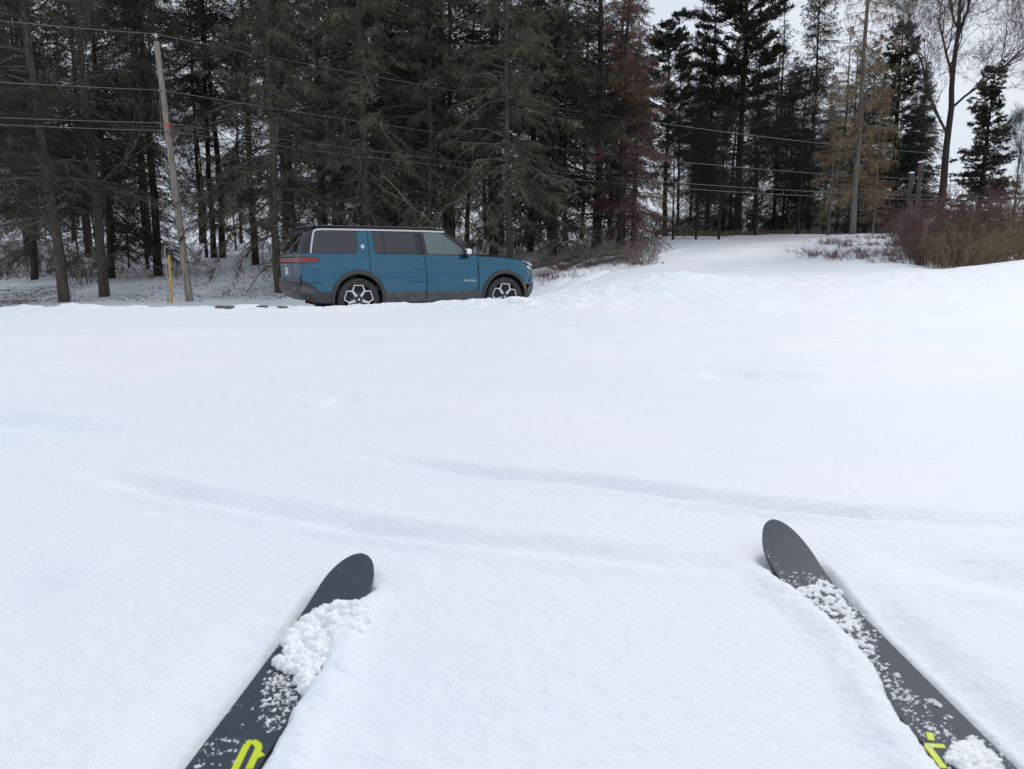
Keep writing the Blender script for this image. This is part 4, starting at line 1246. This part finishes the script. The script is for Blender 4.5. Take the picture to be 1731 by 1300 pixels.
    bm = bmesh.new(); box_bm(bm, .68, sg * .965, 1.262, .09, .10, .03, .008); part('mirror_arm', bm_mesh(bm, 'mirror_arm', True), M_BLK, mir)
    bm = bmesh.new(); box_bm(bm, .602, sg * 1.06, 1.315, .008, .16, .10, .003); part('mirror_glass', bm_mesh(bm, 'mirror_glass', True), M_BLK, mir)
    # reflectors of the rear light
    # badge on the body-coloured pillar
    def badge_fn(a, b, off): return side_pt(a, b, off)
    bx, bz = -1.425, 1.405
    bd = P_('badge', [(bx - .042, bz), (bx, bz - .048), (bx + .042, bz), (bx, bz + .048)], M_WHITE, off=.006, thick=.006)
    P_('badge_mark', [(bx - .014, bz), (bx, bz - .017), (bx + .014, bz), (bx, bz + .017)], M_BLK, off=.008, thick=.002)

# door lettering (both sides), read left to right on each side
GLY = {'R': ([[(0, 0), (0, 1), (.55, 1), (.72, .85), (.72, .65), (.55, .5), (0, .5)], [(.35, .5), (.75, 0)]], .78),
       'I': ([[(0, 0), (0, 1)]], .12), 'V': ([[(0, 1), (.42, 0), (.84, 1)]], .84),
       'A': ([[(0, 0), (.42, 1), (.84, 0)]], .84), 'N': ([[(0, 0), (0, 1), (.75, 0), (.75, 1)]], .75)}
def lettering(text, x0, z0, h, gap, sg, par, m, sw=.17, fn=side_pt, dirn=1):
    x = 0
    for ch in text:
        strokes, w = GLY[ch]
        for j, st in enumerate(strokes):
            pts = [(x0 + dirn * (x + a) * h, z0 + b * h) for a, b in st]
            for a, b in zip(pts[:-1], pts[1:]):
                part('letter_stroke', skin(strip([a, b], h * sw), fn, sg, off=.004 + .0004 * (j + 1) + .0001 * pts.index(b), thick=.004, dx=1, dz=1), m, par)
        x += w + gap
def letter_obj(text, x0, z0, h, gap, sg, dirn=1, sw=.2, fn=side_pt, name='lettering'):
    bmA = bmesh.new(); x = 0
    for ch in text:
        strokes, w = GLY[ch]
        for j, st in enumerate(strokes):
            pts = [(x0 + dirn * (x + a) * h, z0 + b * h) for a, b in st]
            for k_, (a, b) in enumerate(zip(pts[:-1], pts[1:])):
                me = skin(strip([a, b], h * sw), fn, sg, off=.004 + .0003 * j + .0002 * k_, thick=.004, dx=1, dz=1)
                bmA.from_mesh(me); bpy.data.meshes.remove(me)
        x += w + gap
    o = part(name, bm_mesh(bmA, name), M_WHITE); return o
letter_obj('RIVIAN', .62, .735, .034, .62, -1)
letter_obj('RIVIAN', .88, .735, .034, .62, 1, dirn=-1)

# tailgate and rear face: sheet in (Y, z)
def rear_pt(y, z, off=0.0):
    W = Wz(z); R0 = ip(ZR, z); r = RR; a = abs(y)
    tp = .03 * max(0, (-R0 - 1.4) / 1.3) ** 2
    lim = W - tp - r
    x = R0
    ang = 0
    if a > lim:
        sn = min((a - lim) / r, .999); x = R0 + r * (1 - math.sqrt(1 - sn * sn)); ang = math.asin(sn)
    x += .05 * (a / .95) ** 2 * .5
    dz = (ip(ZR, z + .01) - ip(ZR, z - .01)) / .02
    n = Vector((-math.cos(ang), math.copysign(math.sin(ang), y) if y else 0, dz * .6)).normalized()
    return Vector((x, y, z)) + n * off
def RP(name, outl, m, par=None, **k): return part(name, skin(outl, rear_pt, 1, dx=.06, **k), m, par)
tg = RP('tailgate', [(-.885, .812), (.885, .812), (.91, 1.0), (.90, 1.262), (-.90, 1.262), (-.91, 1.0)], M_DUSTP, off=.004)
RP('tail_lamp_surround', [(-.925, 1.092), (.925, 1.092), (.925, 1.212), (-.925, 1.212)], M_BLK, off=.009, thick=.01)
RP('tail_light_bar', [(-.92, 1.112), (.92, 1.112), (.92, 1.194), (-.92, 1.194)], M_REDD, off=.014, thick=.01)
RP('tailgate_pillar', [(-.895, 1.268), (-.745, 1.268), (-.66, 1.66), (-.64, 1.705), (-.72, 1.74), (-.80, 1.70)], M_CLAD, off=.0)
RP('tailgate_pillar', [(.895, 1.268), (.745, 1.268), (.66, 1.66), (.64, 1.705), (.72, 1.74), (.80, 1.70)][::-1], M_CLAD, off=.0)
RP('rear_window', [(-.742, 1.300), (.742, 1.300), (.665, 1.655), (-.665, 1.655)], M_GLD, off=-.006, thick=.006)
RP('rear_window_sill', [(-.745, 1.266), (.745, 1.266), (.742, 1.298), (-.742, 1.298)], M_CLAD, off=0)
RP('rear_header', [(-.66, 1.658), (.66, 1.658), (.70, 1.745), (-.70, 1.745)], M_CLAD, off=0)
RP('rear_spoiler', [(-.74, 1.700), (.74, 1.700), (.72, 1.775), (-.72, 1.775)], M_ROOF, off=.035, thick=.033)
RP('tailgate_recess', [(-.50, .845), (.50, .845), (.55, 1.045), (-.55, 1.045)], M_DUSTP, off=.010, thick=.008)
RP('licence_plate', [(-.155, .870), (.155, .870), (.155, 1.020), (-.155, 1.020)], M_PLATE, off=.018, thick=.006)
RP('bumper_lower', [(-.93, .805), (-.93, .44), (-.55, .40), (.55, .40), (.93, .44), (.93, .805)][::-1], M_CLAD, off=.004)
RP('bumper_top_lip', [(-.92, .75), (.92, .75), (.92, .802), (-.92, .802)], M_CLADL, off=.02, thick=.03)
RP('bumper_insert', [(-.62, .50), (.62, .50), (.55, .58), (-.55, .58)], M_CLADL, off=.014, thick=.02)
RP('tow_eye_cover', [(-.10, .60), (.10, .60), (.10, .67), (-.10, .67)], M_BLK, off=.012, thick=.01)
for sx in (-1, 1):
    RP('rear_reflector', [(sx * .66, .62), (sx * .82, .62), (sx * .82, .65), (sx * .66, .65)][::sx], M_RED, off=.012, thick=.01)
letter_obj('RIVIAN', .27, 1.052, .030, .62, 1, dirn=-1, fn=rear_pt, name='tailgate_lettering')
# wiper
B = Batch(); B.chain([rear_pt(.02, 1.30, .03), rear_pt(-.30, 1.335, .03), rear_pt(-.52, 1.35, .03)], [.012, .010, .006], 5)
part('rear_wiper', B.mesh('rear_wiper'), M_BLK)

# front face in (Y, z)
def front_pt(y, z, off=0.0):
    W = Wz(z); F0 = ip(ZF, z); r = RF; ry = RF * .75; a = abs(y); tp = .035
    lim = W - ry - tp; x = F0; ang = 0
    if a > lim:
        sn = min((a - lim) / ry, .999); x = F0 - r * (1 - math.sqrt(1 - sn * sn)); ang = math.asin(sn)
    n = Vector((math.cos(ang), math.copysign(math.sin(ang), y) if y else 0, 0)).normalized()
    return Vector((x, y, z)) + n * off
def FP(name, outl, m, **k): return part(name, skin(outl, front_pt, 1, dx=.06, **k), m)
FP('front_fascia', [(-.915, .745), (.915, .745), (.90, 1.03), (-.90, 1.03)], M_PAINT, off=.002)
FP('front_bumper', [(-.92, .740), (-.92, .37), (.92, .37), (.92, .740)][::-1], M_CLAD, off=.003)
FP('light_bar', [(-.90, .965), (.90, .965), (.89, 1.026), (-.89, 1.026)], M_LAMP, off=.010, thick=.01)
FP('bumper_grille', [(-.55, .45), (.55, .45), (.60, .62), (-.60, .62)], M_BLK, off=.008, thick=.01)
for sx in (-1, 1):
    o_ = [(sx * .68 + .065 * math.cos(a), .90 + (.105 + .06 * 0) * math.sin(a) * 1.5) for a in np.linspace(0, 2 * math.pi, 25)[:-1]]
    FP('head_lamp', o_, M_LAMP, off=.016, thick=.02)

# bonnet: rows in x, from the windscreen to the nose, rounded into the wings
bm = bmesh.new(); rows_ = []
for x in np.linspace(.90, 2.325, 22):
    z_ = zb(x); W = Wz(z_); F0 = 2.33; ex = x - (F0 - RF)
    tp = .035 * max(0, (x - 1.2) / 1.2) ** 2
    hw = W - tp
    if ex > 0: hw = W - tp - RF * .75 * (1 - math.sqrt(max(0, 1 - (ex / RF) ** 2)))
    crown = .055 * (1 - .6 * sstep(1.9, 2.4, x))
    rows_.append([bm.verts.new((x, hw * t_, z_ + crown * (1 - abs(t_) ** 5) + .012 * (1 - t_ * t_))) for t_ in np.sin(np.linspace(-math.pi / 2, math.pi / 2, 25))])
for a, b in zip(rows_[:-1], rows_[1:]):
    for i in range(24): bm.faces.new((a[i], b[i], b[i + 1], a[i + 1]))
part('bonnet', bm_mesh(bm, 'bonnet', True, 60), M_PAINT)
# roof
bm = bmesh.new(); rows_ = []
for x in np.linspace(-2.50, .38, 26):
    zed = 1.752 + .004 * 0
    tr_ = (x + 2.50) / 2.88
    e = min(1, min((x + 2.52) / .22, (.40 - x) / .22)); e = math.sin(max(e, 0) * math.pi / 2)
    hw = .775 - .05 * (1 - e) - (.06 * max(0, (-x - 2.2) / .3) ** 2)
    zc_ = 1.735 + .025 * e
    rows_.append([bm.verts.new((x, hw * t_, zc_ + .062 * e * (1 - abs(t_) ** 3.2))) for t_ in np.sin(np.linspace(-math.pi / 2, math.pi / 2, 21))])
for a, b in zip(rows_[:-1], rows_[1:]):
    for i in range(20): bm.faces.new((a[i], b[i], b[i + 1], a[i + 1]))
part('roof', bm_mesh(bm, 'roof', True, 60), M_ROOF)
B = Batch(); B.chain([(-2.16, 0, 1.79), (-2.12, 0, 1.80), (-2.22, 0, 1.87), (-2.235, 0, 1.875)], [.03, .035, .012, .008], 8)
part('antenna_fin', B.mesh('antenna_fin'), M_BLK)
for sg in (-1, 1):
    B = Batch(); B.chain([(-2.2, sg * .735, 1.775), (-2.1, sg * .735, 1.787), (.1, sg * .735, 1.785), (.22, sg * .735, 1.765)], .014, 6)
    part('roof_rail', B.mesh('roof_rail'), M_ROOF)
# windscreen and its pillars
def ws_pt(y, z, off=0):
    W = Wz(z) - .015; x = float(np.interp(z, [1.22, 1.74], [1.12, .36])) - .20 * (abs(y) / W) ** 2.2
    return Vector((x, y, z)) + Vector((.55, 0, .83)) * off
def WP(name, outl, m, **k): return part(name, skin(outl, ws_pt, 1, dx=.08, **k), m)
WP('windscreen', [(-.88, 1.235), (.88, 1.235), (.72, 1.735), (-.72, 1.735)], M_GLC, off=0, thick=.006)
for sx in (-1, 1):
    WP('windscreen_pillar', [(sx * .865, 1.235), (sx * .948, 1.235), (sx * .785, 1.742), (sx * .705, 1.742)][::sx], M_ROOF, off=.008, thick=.05)
bm = bmesh.new(); box_bm(bm, .97, 0, 1.215, .30, 1.72, .03, .01); part('cowl_panel', bm_mesh(bm, 'cowl_panel', True), M_BLK)
# interior
bm = bmesh.new(); box_bm(bm, .62, 0, 1.16, .55, 1.66, .16, .05); part('dashboard', bm_mesh(bm, 'dashboard', True), M_INT)
bm = bmesh.new(); box_bm(bm, -.75, 0, .62, 3.5, 1.70, .10, .02); part('cabin_floor', bm_mesh(bm, 'cabin_floor', True), M_INT)
for xx in (-.28, -1.22, -2.0):
    for yy in (-.42, .42):
        bm = bmesh.new(); R_ = Matrix.Rotation(-.22, 3, 'Y')
        box_bm(bm, xx, yy, 1.10, .15, .50, .66, .06, R_); box_bm(bm, xx - .10, yy, 1.50, .10, .27, .17, .04, R_); box_bm(bm, xx + .25, yy, .82, .50, .50, .16, .05)
        st = part('seat', bm_mesh(bm, 'seat', True), M_SEAT if xx > -1 else M_INT)
B = Batch(); a = np.linspace(0, 2 * math.pi, 25)
P = np.stack([.27 + .07 * np.sin(a), .42 + .185 * np.cos(a), 1.22 + .17 * np.sin(a)], -1)
B.chain(P, .016, 8, cap=False); part('steering_wheel', B.mesh('steering_wheel'), M_INT)
# body core under the skin keeps the gaps dark
def core(name, x0, x1, z0, z1, y, m):
    bm = bmesh.new(); box_bm(bm, (x0 + x1) / 2, 0, (z0 + z1) / 2, x1 - x0, y * 2, z1 - z0, .01); part(name, bm_mesh(bm, name), m)
core('underbody', -2.25, 2.05, .30, .60, .50, M_DARK)
core('underbody_middle', -.99, .985, .335, .60, .90, M_DARK)
core('inner_body', -.98, .97, .60, 1.19, .945, M_DARK)
core('inner_body_rear', -2.50, -.98, .90, 1.22, .90, M_DARK)
core('inner_body_front', .97, 2.05, .92, 1.12, .88, M_DARK)
core('inner_nose', 2.08, 2.25, .45, .95, .70, M_DARK)
core('inner_tail', -2.52, -2.10, .45, 1.20, .78, M_DARK)
B = Batch(); B.chain([(-2.2, -.80, .36), (-2.2, -.80, .28)], [.05, .05], 8)

# wheels
def make_wheel():
    r0 = .412; B = Batch()
    prof = [(.285, -.115), (.300, -.135), (.345, -.142), (.385, -.135), (.404, -.115), (.411, -.07), (.412, 0), (.411, .07), (.404, .115), (.385, .135), (.345, .142), (.300, .135), (.285, .115)]
    n = 64; V = []
    for k_ in range(n):
        a = 2 * math.pi * k_ / n
        for j, (r, y) in enumerate(prof):
            rr = r - (.007 if (k_ % 2 and 3 <= j <= 9) else 0)
            V.append((rr * math.cos(a), y, rr * math.sin(a)))
    m_ = len(prof); Q = []
    for k_ in range(n):
        for j in range(m_ - 1):
            Q.append((k_ * m_ + j, ((k_ + 1) % n) * m_ + j, ((k_ + 1) % n) * m_ + j + 1, k_ * m_ + j + 1))
    tyre = raw_mesh('tyre', V, Q)
    # rim barrel, dark face
    prof = [(.292, -.120), (.298, -.128), (.290, -.118), (.275, -.10), (.262, -.05), (.255, .10), (.02, .11)]
    V = []; Q = []; m_ = len(prof)
    for k_ in range(n):
        a = 2 * math.pi * k_ / n
        for r, y in prof: V.append((r * math.cos(a), y, r * math.sin(a)))
    for k_ in range(n):
        for j in range(m_ - 1): Q.append((k_ * m_ + j, ((k_ + 1) % n) * m_ + j, ((k_ + 1) % n) * m_ + j + 1, k_ * m_ + j + 1))
    rim = raw_mesh('rim', V, Q)
    def plate(outl, y0, y1, name):
        bm = bmesh.new(); a = [bm.verts.new((x, y0, z)) for x, z in outl]; b = [bm.verts.new((x, y1, z)) for x, z in outl]
        bm.faces.new(a); bm.faces.new(b[::-1])
        for i in range(len(a)): bm.faces.new((a[i], a[i - 1], b[i - 1], b[i]))
        bmesh.ops.recalc_face_normals(bm, faces=bm.faces[:]); bmesh.ops.triangulate(bm, faces=bm.faces[:], ngon_method='EAR_CLIP')
        return bm_mesh(bm, name)
    pol = lambda r, d: (r * math.cos(math.radians(d)), r * math.sin(math.radians(d)))
    spokes = []; inserts = []
    for k_ in range(5):
        ph = 126 + 72 * k_
        def tapered(p, q, w0, w1, y0, y1):
            p = np.array(p); q = np.array(q); d = (q - p) / np.linalg.norm(q - p); nn = np.array([-d[1], d[0]])
            return plate([tuple(p + nn * w0 / 2), tuple(q + nn * w1 / 2), tuple(q - nn * w1 / 2), tuple(p - nn * w0 / 2)], y0, y1, 'spoke')
        bmA = bmesh.new()
        for me in (tapered(pol(.072, ph), pol(.205, ph), .042, .030, -.108, -.080), tapered(pol(.195, ph), pol(.283, ph - 19), .024, .017, -.1095, -.082),
                   tapered(pol(.195, ph), pol(.283, ph + 19), .024, .017, -.1105, -.082), tapered(pol(.281, ph + 18), pol(.281, ph + 54), .016, .016, -.1115, -.085)):
            bmA.from_mesh(me); bpy.data.meshes.remove(me)
        spokes.append(bm_mesh(bmA, 'spoke'))
        # dark five-sided aero insert in each petal
        c = ph + 36
        inserts.append(plate([pol(.10, c), pol(.19, c - 27), pol(.265, c - 17), pol(.272, c), pol(.265, c + 17), pol(.19, c + 27)], -.086, -.070, 'wheel_insert'))
    hub = plate([pol(.070, d) for d in np.linspace(0, 360, 21)[:-1]], -.106, -.05, 'hub')
    cap = plate([pol(.022, d) for d in np.linspace(0, 360, 13)[:-1]], -.112, -.10, 'hub_cap')
    disc = plate([pol(.19, d) for d in np.linspace(0, 360, 33)[:-1]], -.03, -.01, 'brake_disc')
    for me, m in ((tyre, M_TYRE), (rim, M_BLK), (hub, M_BLK), (cap, M_SILV), (disc, M_METAL)): me.materials.append(m)
    for s_ in spokes: s_.materials.append(M_SILV)
    for s_ in inserts: s_.materials.append(M_RUB)
    return tyre, rim, spokes, inserts, hub, cap, disc
WH = make_wheel()
for ax_ in (AXR, AXF):
    for sg in (-1, 1):
        w = bpy.data.objects.new('wheel', WH[0]); COL.objects.link(w); w.parent = car
        w.location = (ax_, sg * .845, WZ)
        w.rotation_euler = (0, 0, 0 if sg < 0 else math.pi)
        if ax_ > 0: w.rotation_euler[1] = math.radians(4)
        for nm, me in [('rim', WH[1])] + [('spoke', s_) for s_ in WH[2]] + [('wheel_insert', s_) for s_ in WH[3]] + [('hub', WH[4]), ('hub_cap', WH[5]), ('brake_disc', WH[6])]:
            o = bpy.data.objects.new(nm, me); COL.objects.link(o); o.parent = w
# ------------------------------------------------------------------ skis
def ski_material():
    m = mat('slate_ski_topsheet', (.046, .060, .079), .58, scale=40, col2=(.038, .051, .068), spec=.25)
    return m
M_SKI = ski_material()
M_EDGE = mat('ski_edge', (.018, .020, .024), .45, noise=.2)
M_LIME = mat('lime_print', (.62, .72, .02), .5, noise=.08, scale=30)
def ski_xy(k, s, a):
    sk = SKIS[k]; ax = np.array(sk['ax'])
    x = sk['tip'][0] - s * ax[0] + a * ax[1] * sk['out']
    y = sk['tip'][1] - s * ax[1] - a * ax[0] * sk['out']
    return x, y
SKI_OBJ = {}
for k, lab in (('left', 'left ski under a fat clump of snow, with a yellow letter R'),
               ('right', 'right ski dusted with snow, with short yellow strokes near the bottom edge')):
    sk = SKIS[k]; x0, y0 = sk['tip']
    root = empty('ski', (x0, y0, 0), lab, 'ski', group='pair of dark skis')
    ss = np.concatenate([[0], .125 * (1 - np.cos(np.linspace(0, math.pi / 2, 22)))[1:], np.linspace(.125, 1.78, 70)[1:]])
    ss[0] = .0004
    nA = 13; V = []
    for lay, dz in ((0, 0.0), (1, -.011)):
        for s in ss:
            w = float(ski_half(s)); z = float(ski_top(s, sk['zt'])) + dz
            for a in np.linspace(-1, 1, nA):
                x, y = ski_xy(k, s, a * w); V.append((x - x0, y - y0, z + (.0008 * (1 - a * a) if lay == 0 else 0)))
    n = len(ss); Q = []; mi = []
    for i in range(n - 1):
        for j in range(nA - 1):
            Q.append((i * nA + j, i * nA + j + 1, (i + 1) * nA + j + 1, (i + 1) * nA + j)); mi.append(0)
            o2 = n * nA; Q.append((o2 + i * nA + j, o2 + (i + 1) * nA + j, o2 + (i + 1) * nA + j + 1, o2 + i * nA + j + 1)); mi.append(1)
        for j in (0, nA - 1):
            Q.append((i * nA + j, (i + 1) * nA + j, n * nA + (i + 1) * nA + j, n * nA + i * nA + j)); mi.append(1)
    for j in range(nA - 1): Q.append((j, j + 1, n * nA + j + 1, n * nA + j)); mi.append(1)
    for j in range(nA - 1): Q.append(((n - 1) * nA + j, (n - 1) * nA + j + 1, (2 * n - 1) * nA + j + 1, (2 * n - 1) * nA + j)); mi.append(1)
    me = raw_mesh('ski_body', V, Q, None, np.array(mi))
    bm = bmesh.new(); bm.from_mesh(me); bmesh.ops.recalc_face_normals(bm, faces=bm.faces[:])
    me2 = bm_mesh(bm, 'ski_body', True, 40)
    link('ski_body', me2, [M_SKI, M_EDGE], root)
    SKI_OBJ[k] = root

def on_ski(k, px, py):
    """spot on the flat of the ski seen at a photograph position, as (s, a)"""
    x, y = ground_pt(px, py, SKI_Z - CAMZ)
    s, a = ski_local(np.array([x]), np.array([y]), k)
    return float(s[0]), float(a[0])
def print_on_ski(k, strokes, w, name):
    bmA = bmesh.new(); r = SKI_OBJ[k]; j = 0
    for st in strokes:
        for p, q in zip(st[:-1], st[1:]):
            out = strip([ground_pt(*p, SKI_Z - CAMZ), ground_pt(*q, SKI_Z - CAMZ)], w)
            c = (np.array(out[0]) + np.array(out[2])) / 2
            out = [tuple(c + (np.array(o) - c) * 1.0) for o in out]
            top, bot = [], []
            for x, y in out:
                s, a = ski_local(np.array([x]), np.array([y]), k); z = float(ski_top(s[0], SKIS[k]['zt'])) + .0016 + .00012 * j
                top.append(bmA.verts.new((x - r.location.x, y - r.location.y, z))); bot.append(bmA.verts.new((x - r.location.x, y - r.location.y, z - .0012)))
            bmA.faces.new(top[::-1])
            for i in range(4): bmA.faces.new((top[i], top[i - 1], bot[i - 1], bot[i]))
            j += 1
    bmesh.ops.recalc_face_normals(bmA, faces=bmA.faces[:])
    link(name, bm_mesh(bmA, name), M_LIME, r)
print_on_ski('left', [[(396, 1304), (418, 1259)], [(416, 1258), (426, 1255), (434, 1258), (438, 1265), (435, 1272), (421, 1302)], [(428, 1284), (445, 1276)]], .0092, 'letter_print')
print_on_ski('right', [[(1564, 1261), (1597, 1263)], [(1567, 1262), (1596, 1300)], [(1571, 1240), (1574, 1253)]], .0085, 'letter_print')

def snow_clump(name, k, spots, label, voxel=.0017):
    """spots: (s, a, height above ski, radius); merged to one lumpy body, broken up by displacement"""
    bm = bmesh.new(); rng = np.random.default_rng(len(spots))
    r0 = SKI_OBJ[k].location
    for s, a, h, r in spots:
        x, y = ski_xy(k, s, a); z = float(ski_top(s, SKIS[k]['zt'])) + h
        bmesh.ops.create_icosphere(bm, subdivisions=2, radius=r, matrix=Matrix.Translation((x - r0.x, y - r0.y, z)) @ Matrix.Diagonal((rng.uniform(.8, 1.2), rng.uniform(.8, 1.2), rng.uniform(.65, .9), 1)))
    o = link(name, bm_mesh(bm, name, True, 180), M_POWDER); o.location = r0
    md = o.modifiers.new('remesh', 'REMESH'); md.mode = 'VOXEL'; md.voxel_size = voxel; md.use_smooth_shade = True
    sm = o.modifiers.new('smooth', 'SMOOTH'); sm.factor = .6; sm.iterations = 5
    for sc, st in ((.022, .010), (.009, .009), (.0035, .006)):
        tx = bpy.data.textures.new('snow_lumps', 'CLOUDS'); tx.noise_scale = sc; tx.noise_depth = 3
        dm = o.modifiers.new('displace', 'DISPLACE'); dm.texture = tx; dm.strength = st; dm.mid_level = .5; dm.texture_coords = 'LOCAL'
    return tag(o, label, 'snow')
rng = np.random.default_rng(77)
sp = []
def fill(k, poly, n, hmax, r0, r1):
    """scatter spots inside a patch given by photograph positions on the ski"""
    P = np.array([on_ski(k, *p) for p in poly]); lo, hi = P.min(0), P.max(0); out = []
    while len(out) < n:
        s, a = rng.uniform(lo, hi); c = False
        for i in range(len(P)):
            (s1, a1), (s2, a2) = P[i], P[i - 1]
            if (a1 > a) != (a2 > a) and s < (s2 - s1) * (a - a1) / (a2 - a1) + s1: c = not c
        if c: out.append((s, a, rng.uniform(0, hmax), rng.uniform(r0, r1)))
    return out
sp = fill('left', [(545, 1035), (590, 1028), (625, 1040), (615, 1070), (560, 1105), (515, 1170), (480, 1150), (470, 1125), (482, 1085), (510, 1055)], 300, .008, .007, .013)
sp += fill('left', [(545, 1035), (590, 1028), (620, 1040), (600, 1070), (560, 1080)], 60, .016, .008, .014)
snow_clump('snow_clump', 'left', sp, 'fluffy clump of snow piled across the left ski behind its tip')
sp = fill('right', [(1312, 1000), (1350, 1000), (1400, 985), (1425, 1010), (1445, 1040), (1478, 1085), (1470, 1115), (1440, 1110), (1400, 1085), (1350, 1050), (1310, 1018)], 420, .0015, .0028, .0065)
snow_clump('snow_clump', 'right', sp, 'thin crusty patch of snow across the right ski behind its tip', .002)
sp = fill('right', [(1610, 1262), (1640, 1252), (1680, 1275), (1700, 1310), (1640, 1310), (1606, 1290)], 330, .003, .002, .0065)
snow_clump('snow_clump', 'right', sp, 'small patch of snow on the right ski beside the yellow strokes', .002)

def flecks(k, regions, label):
    B = Batch(); V = []; Tt = []; n0 = 0; r0 = SKI_OBJ[k].location
    ico = bmesh.new(); bmesh.ops.create_icosphere(ico, subdivisions=1, radius=1); IV = np.array([v.co[:] for v in ico.verts]); IT = np.array([[v.index for v in f.verts] for f in ico.faces]); ico.free()
    for poly, n, ra, rb in regions:
        for s, a, h, r in fill(k, poly, n, .0005, ra, rb):
            r = ra * .6 + (rb - ra) * rng.random() ** 3.5
            w = float(ski_half(s))
            if a > w - .001 or a < -w: continue
            x, y = ski_xy(k, s, a); z = float(ski_top(s, SKIS[k]['zt'])) + r * .4
            for _ in range(rng.integers(1, 4)):
                c = np.array([x - r0.x, y - r0.y, z]) + rng.normal(0, r * .8, 3) * [1, 1, .2]
                vv = IV * r * rng.uniform(.4, 1.2, 3) * [1, 1, .6] * (1 + rng.normal(0, .3, (len(IV), 1))) + c
                V.append(vv); Tt.append(IT + n0); n0 += len(IV)
    me = raw_mesh('snow_flecks', np.concatenate(V), None, np.concatenate(Tt))
    o = link('snow_flecks', me, M_POWDER); o.location = r0
    tag(o, label, 'snow', kind='stuff')
flecks('left', [([(470, 1080), (500, 1060), (560, 1040), (520, 1180), (480, 1200), (455, 1160)], 420, .0010, .0034),
                ([(455, 1130), (505, 1160), (500, 1190), (470, 1240), (440, 1240), (440, 1200)], 420, .0009, .0042),
                ([(340, 1255), (400, 1240), (400, 1290), (330, 1300)], 70, .0010, .0036),
                ([(390, 1180), (450, 1160), (440, 1260), (330, 1290)], 60, .0008, .0026),
                ([(560, 960), (615, 945), (620, 1000), (520, 1040)], 26, .0007, .0018)], 'white snow flecks scattered on the left ski')
flecks('right', [([(1290, 950), (1312, 960), (1312, 1010), (1300, 1010)], 60, .0010, .0030),
                 ([(1320, 975), (1420, 985), (1440, 1010), (1480, 1060), (1490, 1110), (1460, 1140), (1300, 1015)], 1500, .0009, .0034),
                 ([(1440, 1090), (1490, 1120), (1530, 1150), (1560, 1200), (1590, 1250), (1560, 1250), (1500, 1170)], 300, .0010, .0040),
                 ([(1540, 1170), (1600, 1190), (1610, 1240), (1570, 1240)], 70, .0012, .0045),
                 ([(1590, 1240), (1680, 1250), (1720, 1300), (1600, 1310)], 260, .0010, .0036),
                 ([(1540, 1260), (1580, 1265), (1580, 1310), (1530, 1310)], 120, .0012, .0042)], 'white snow flecks scattered on the right ski')
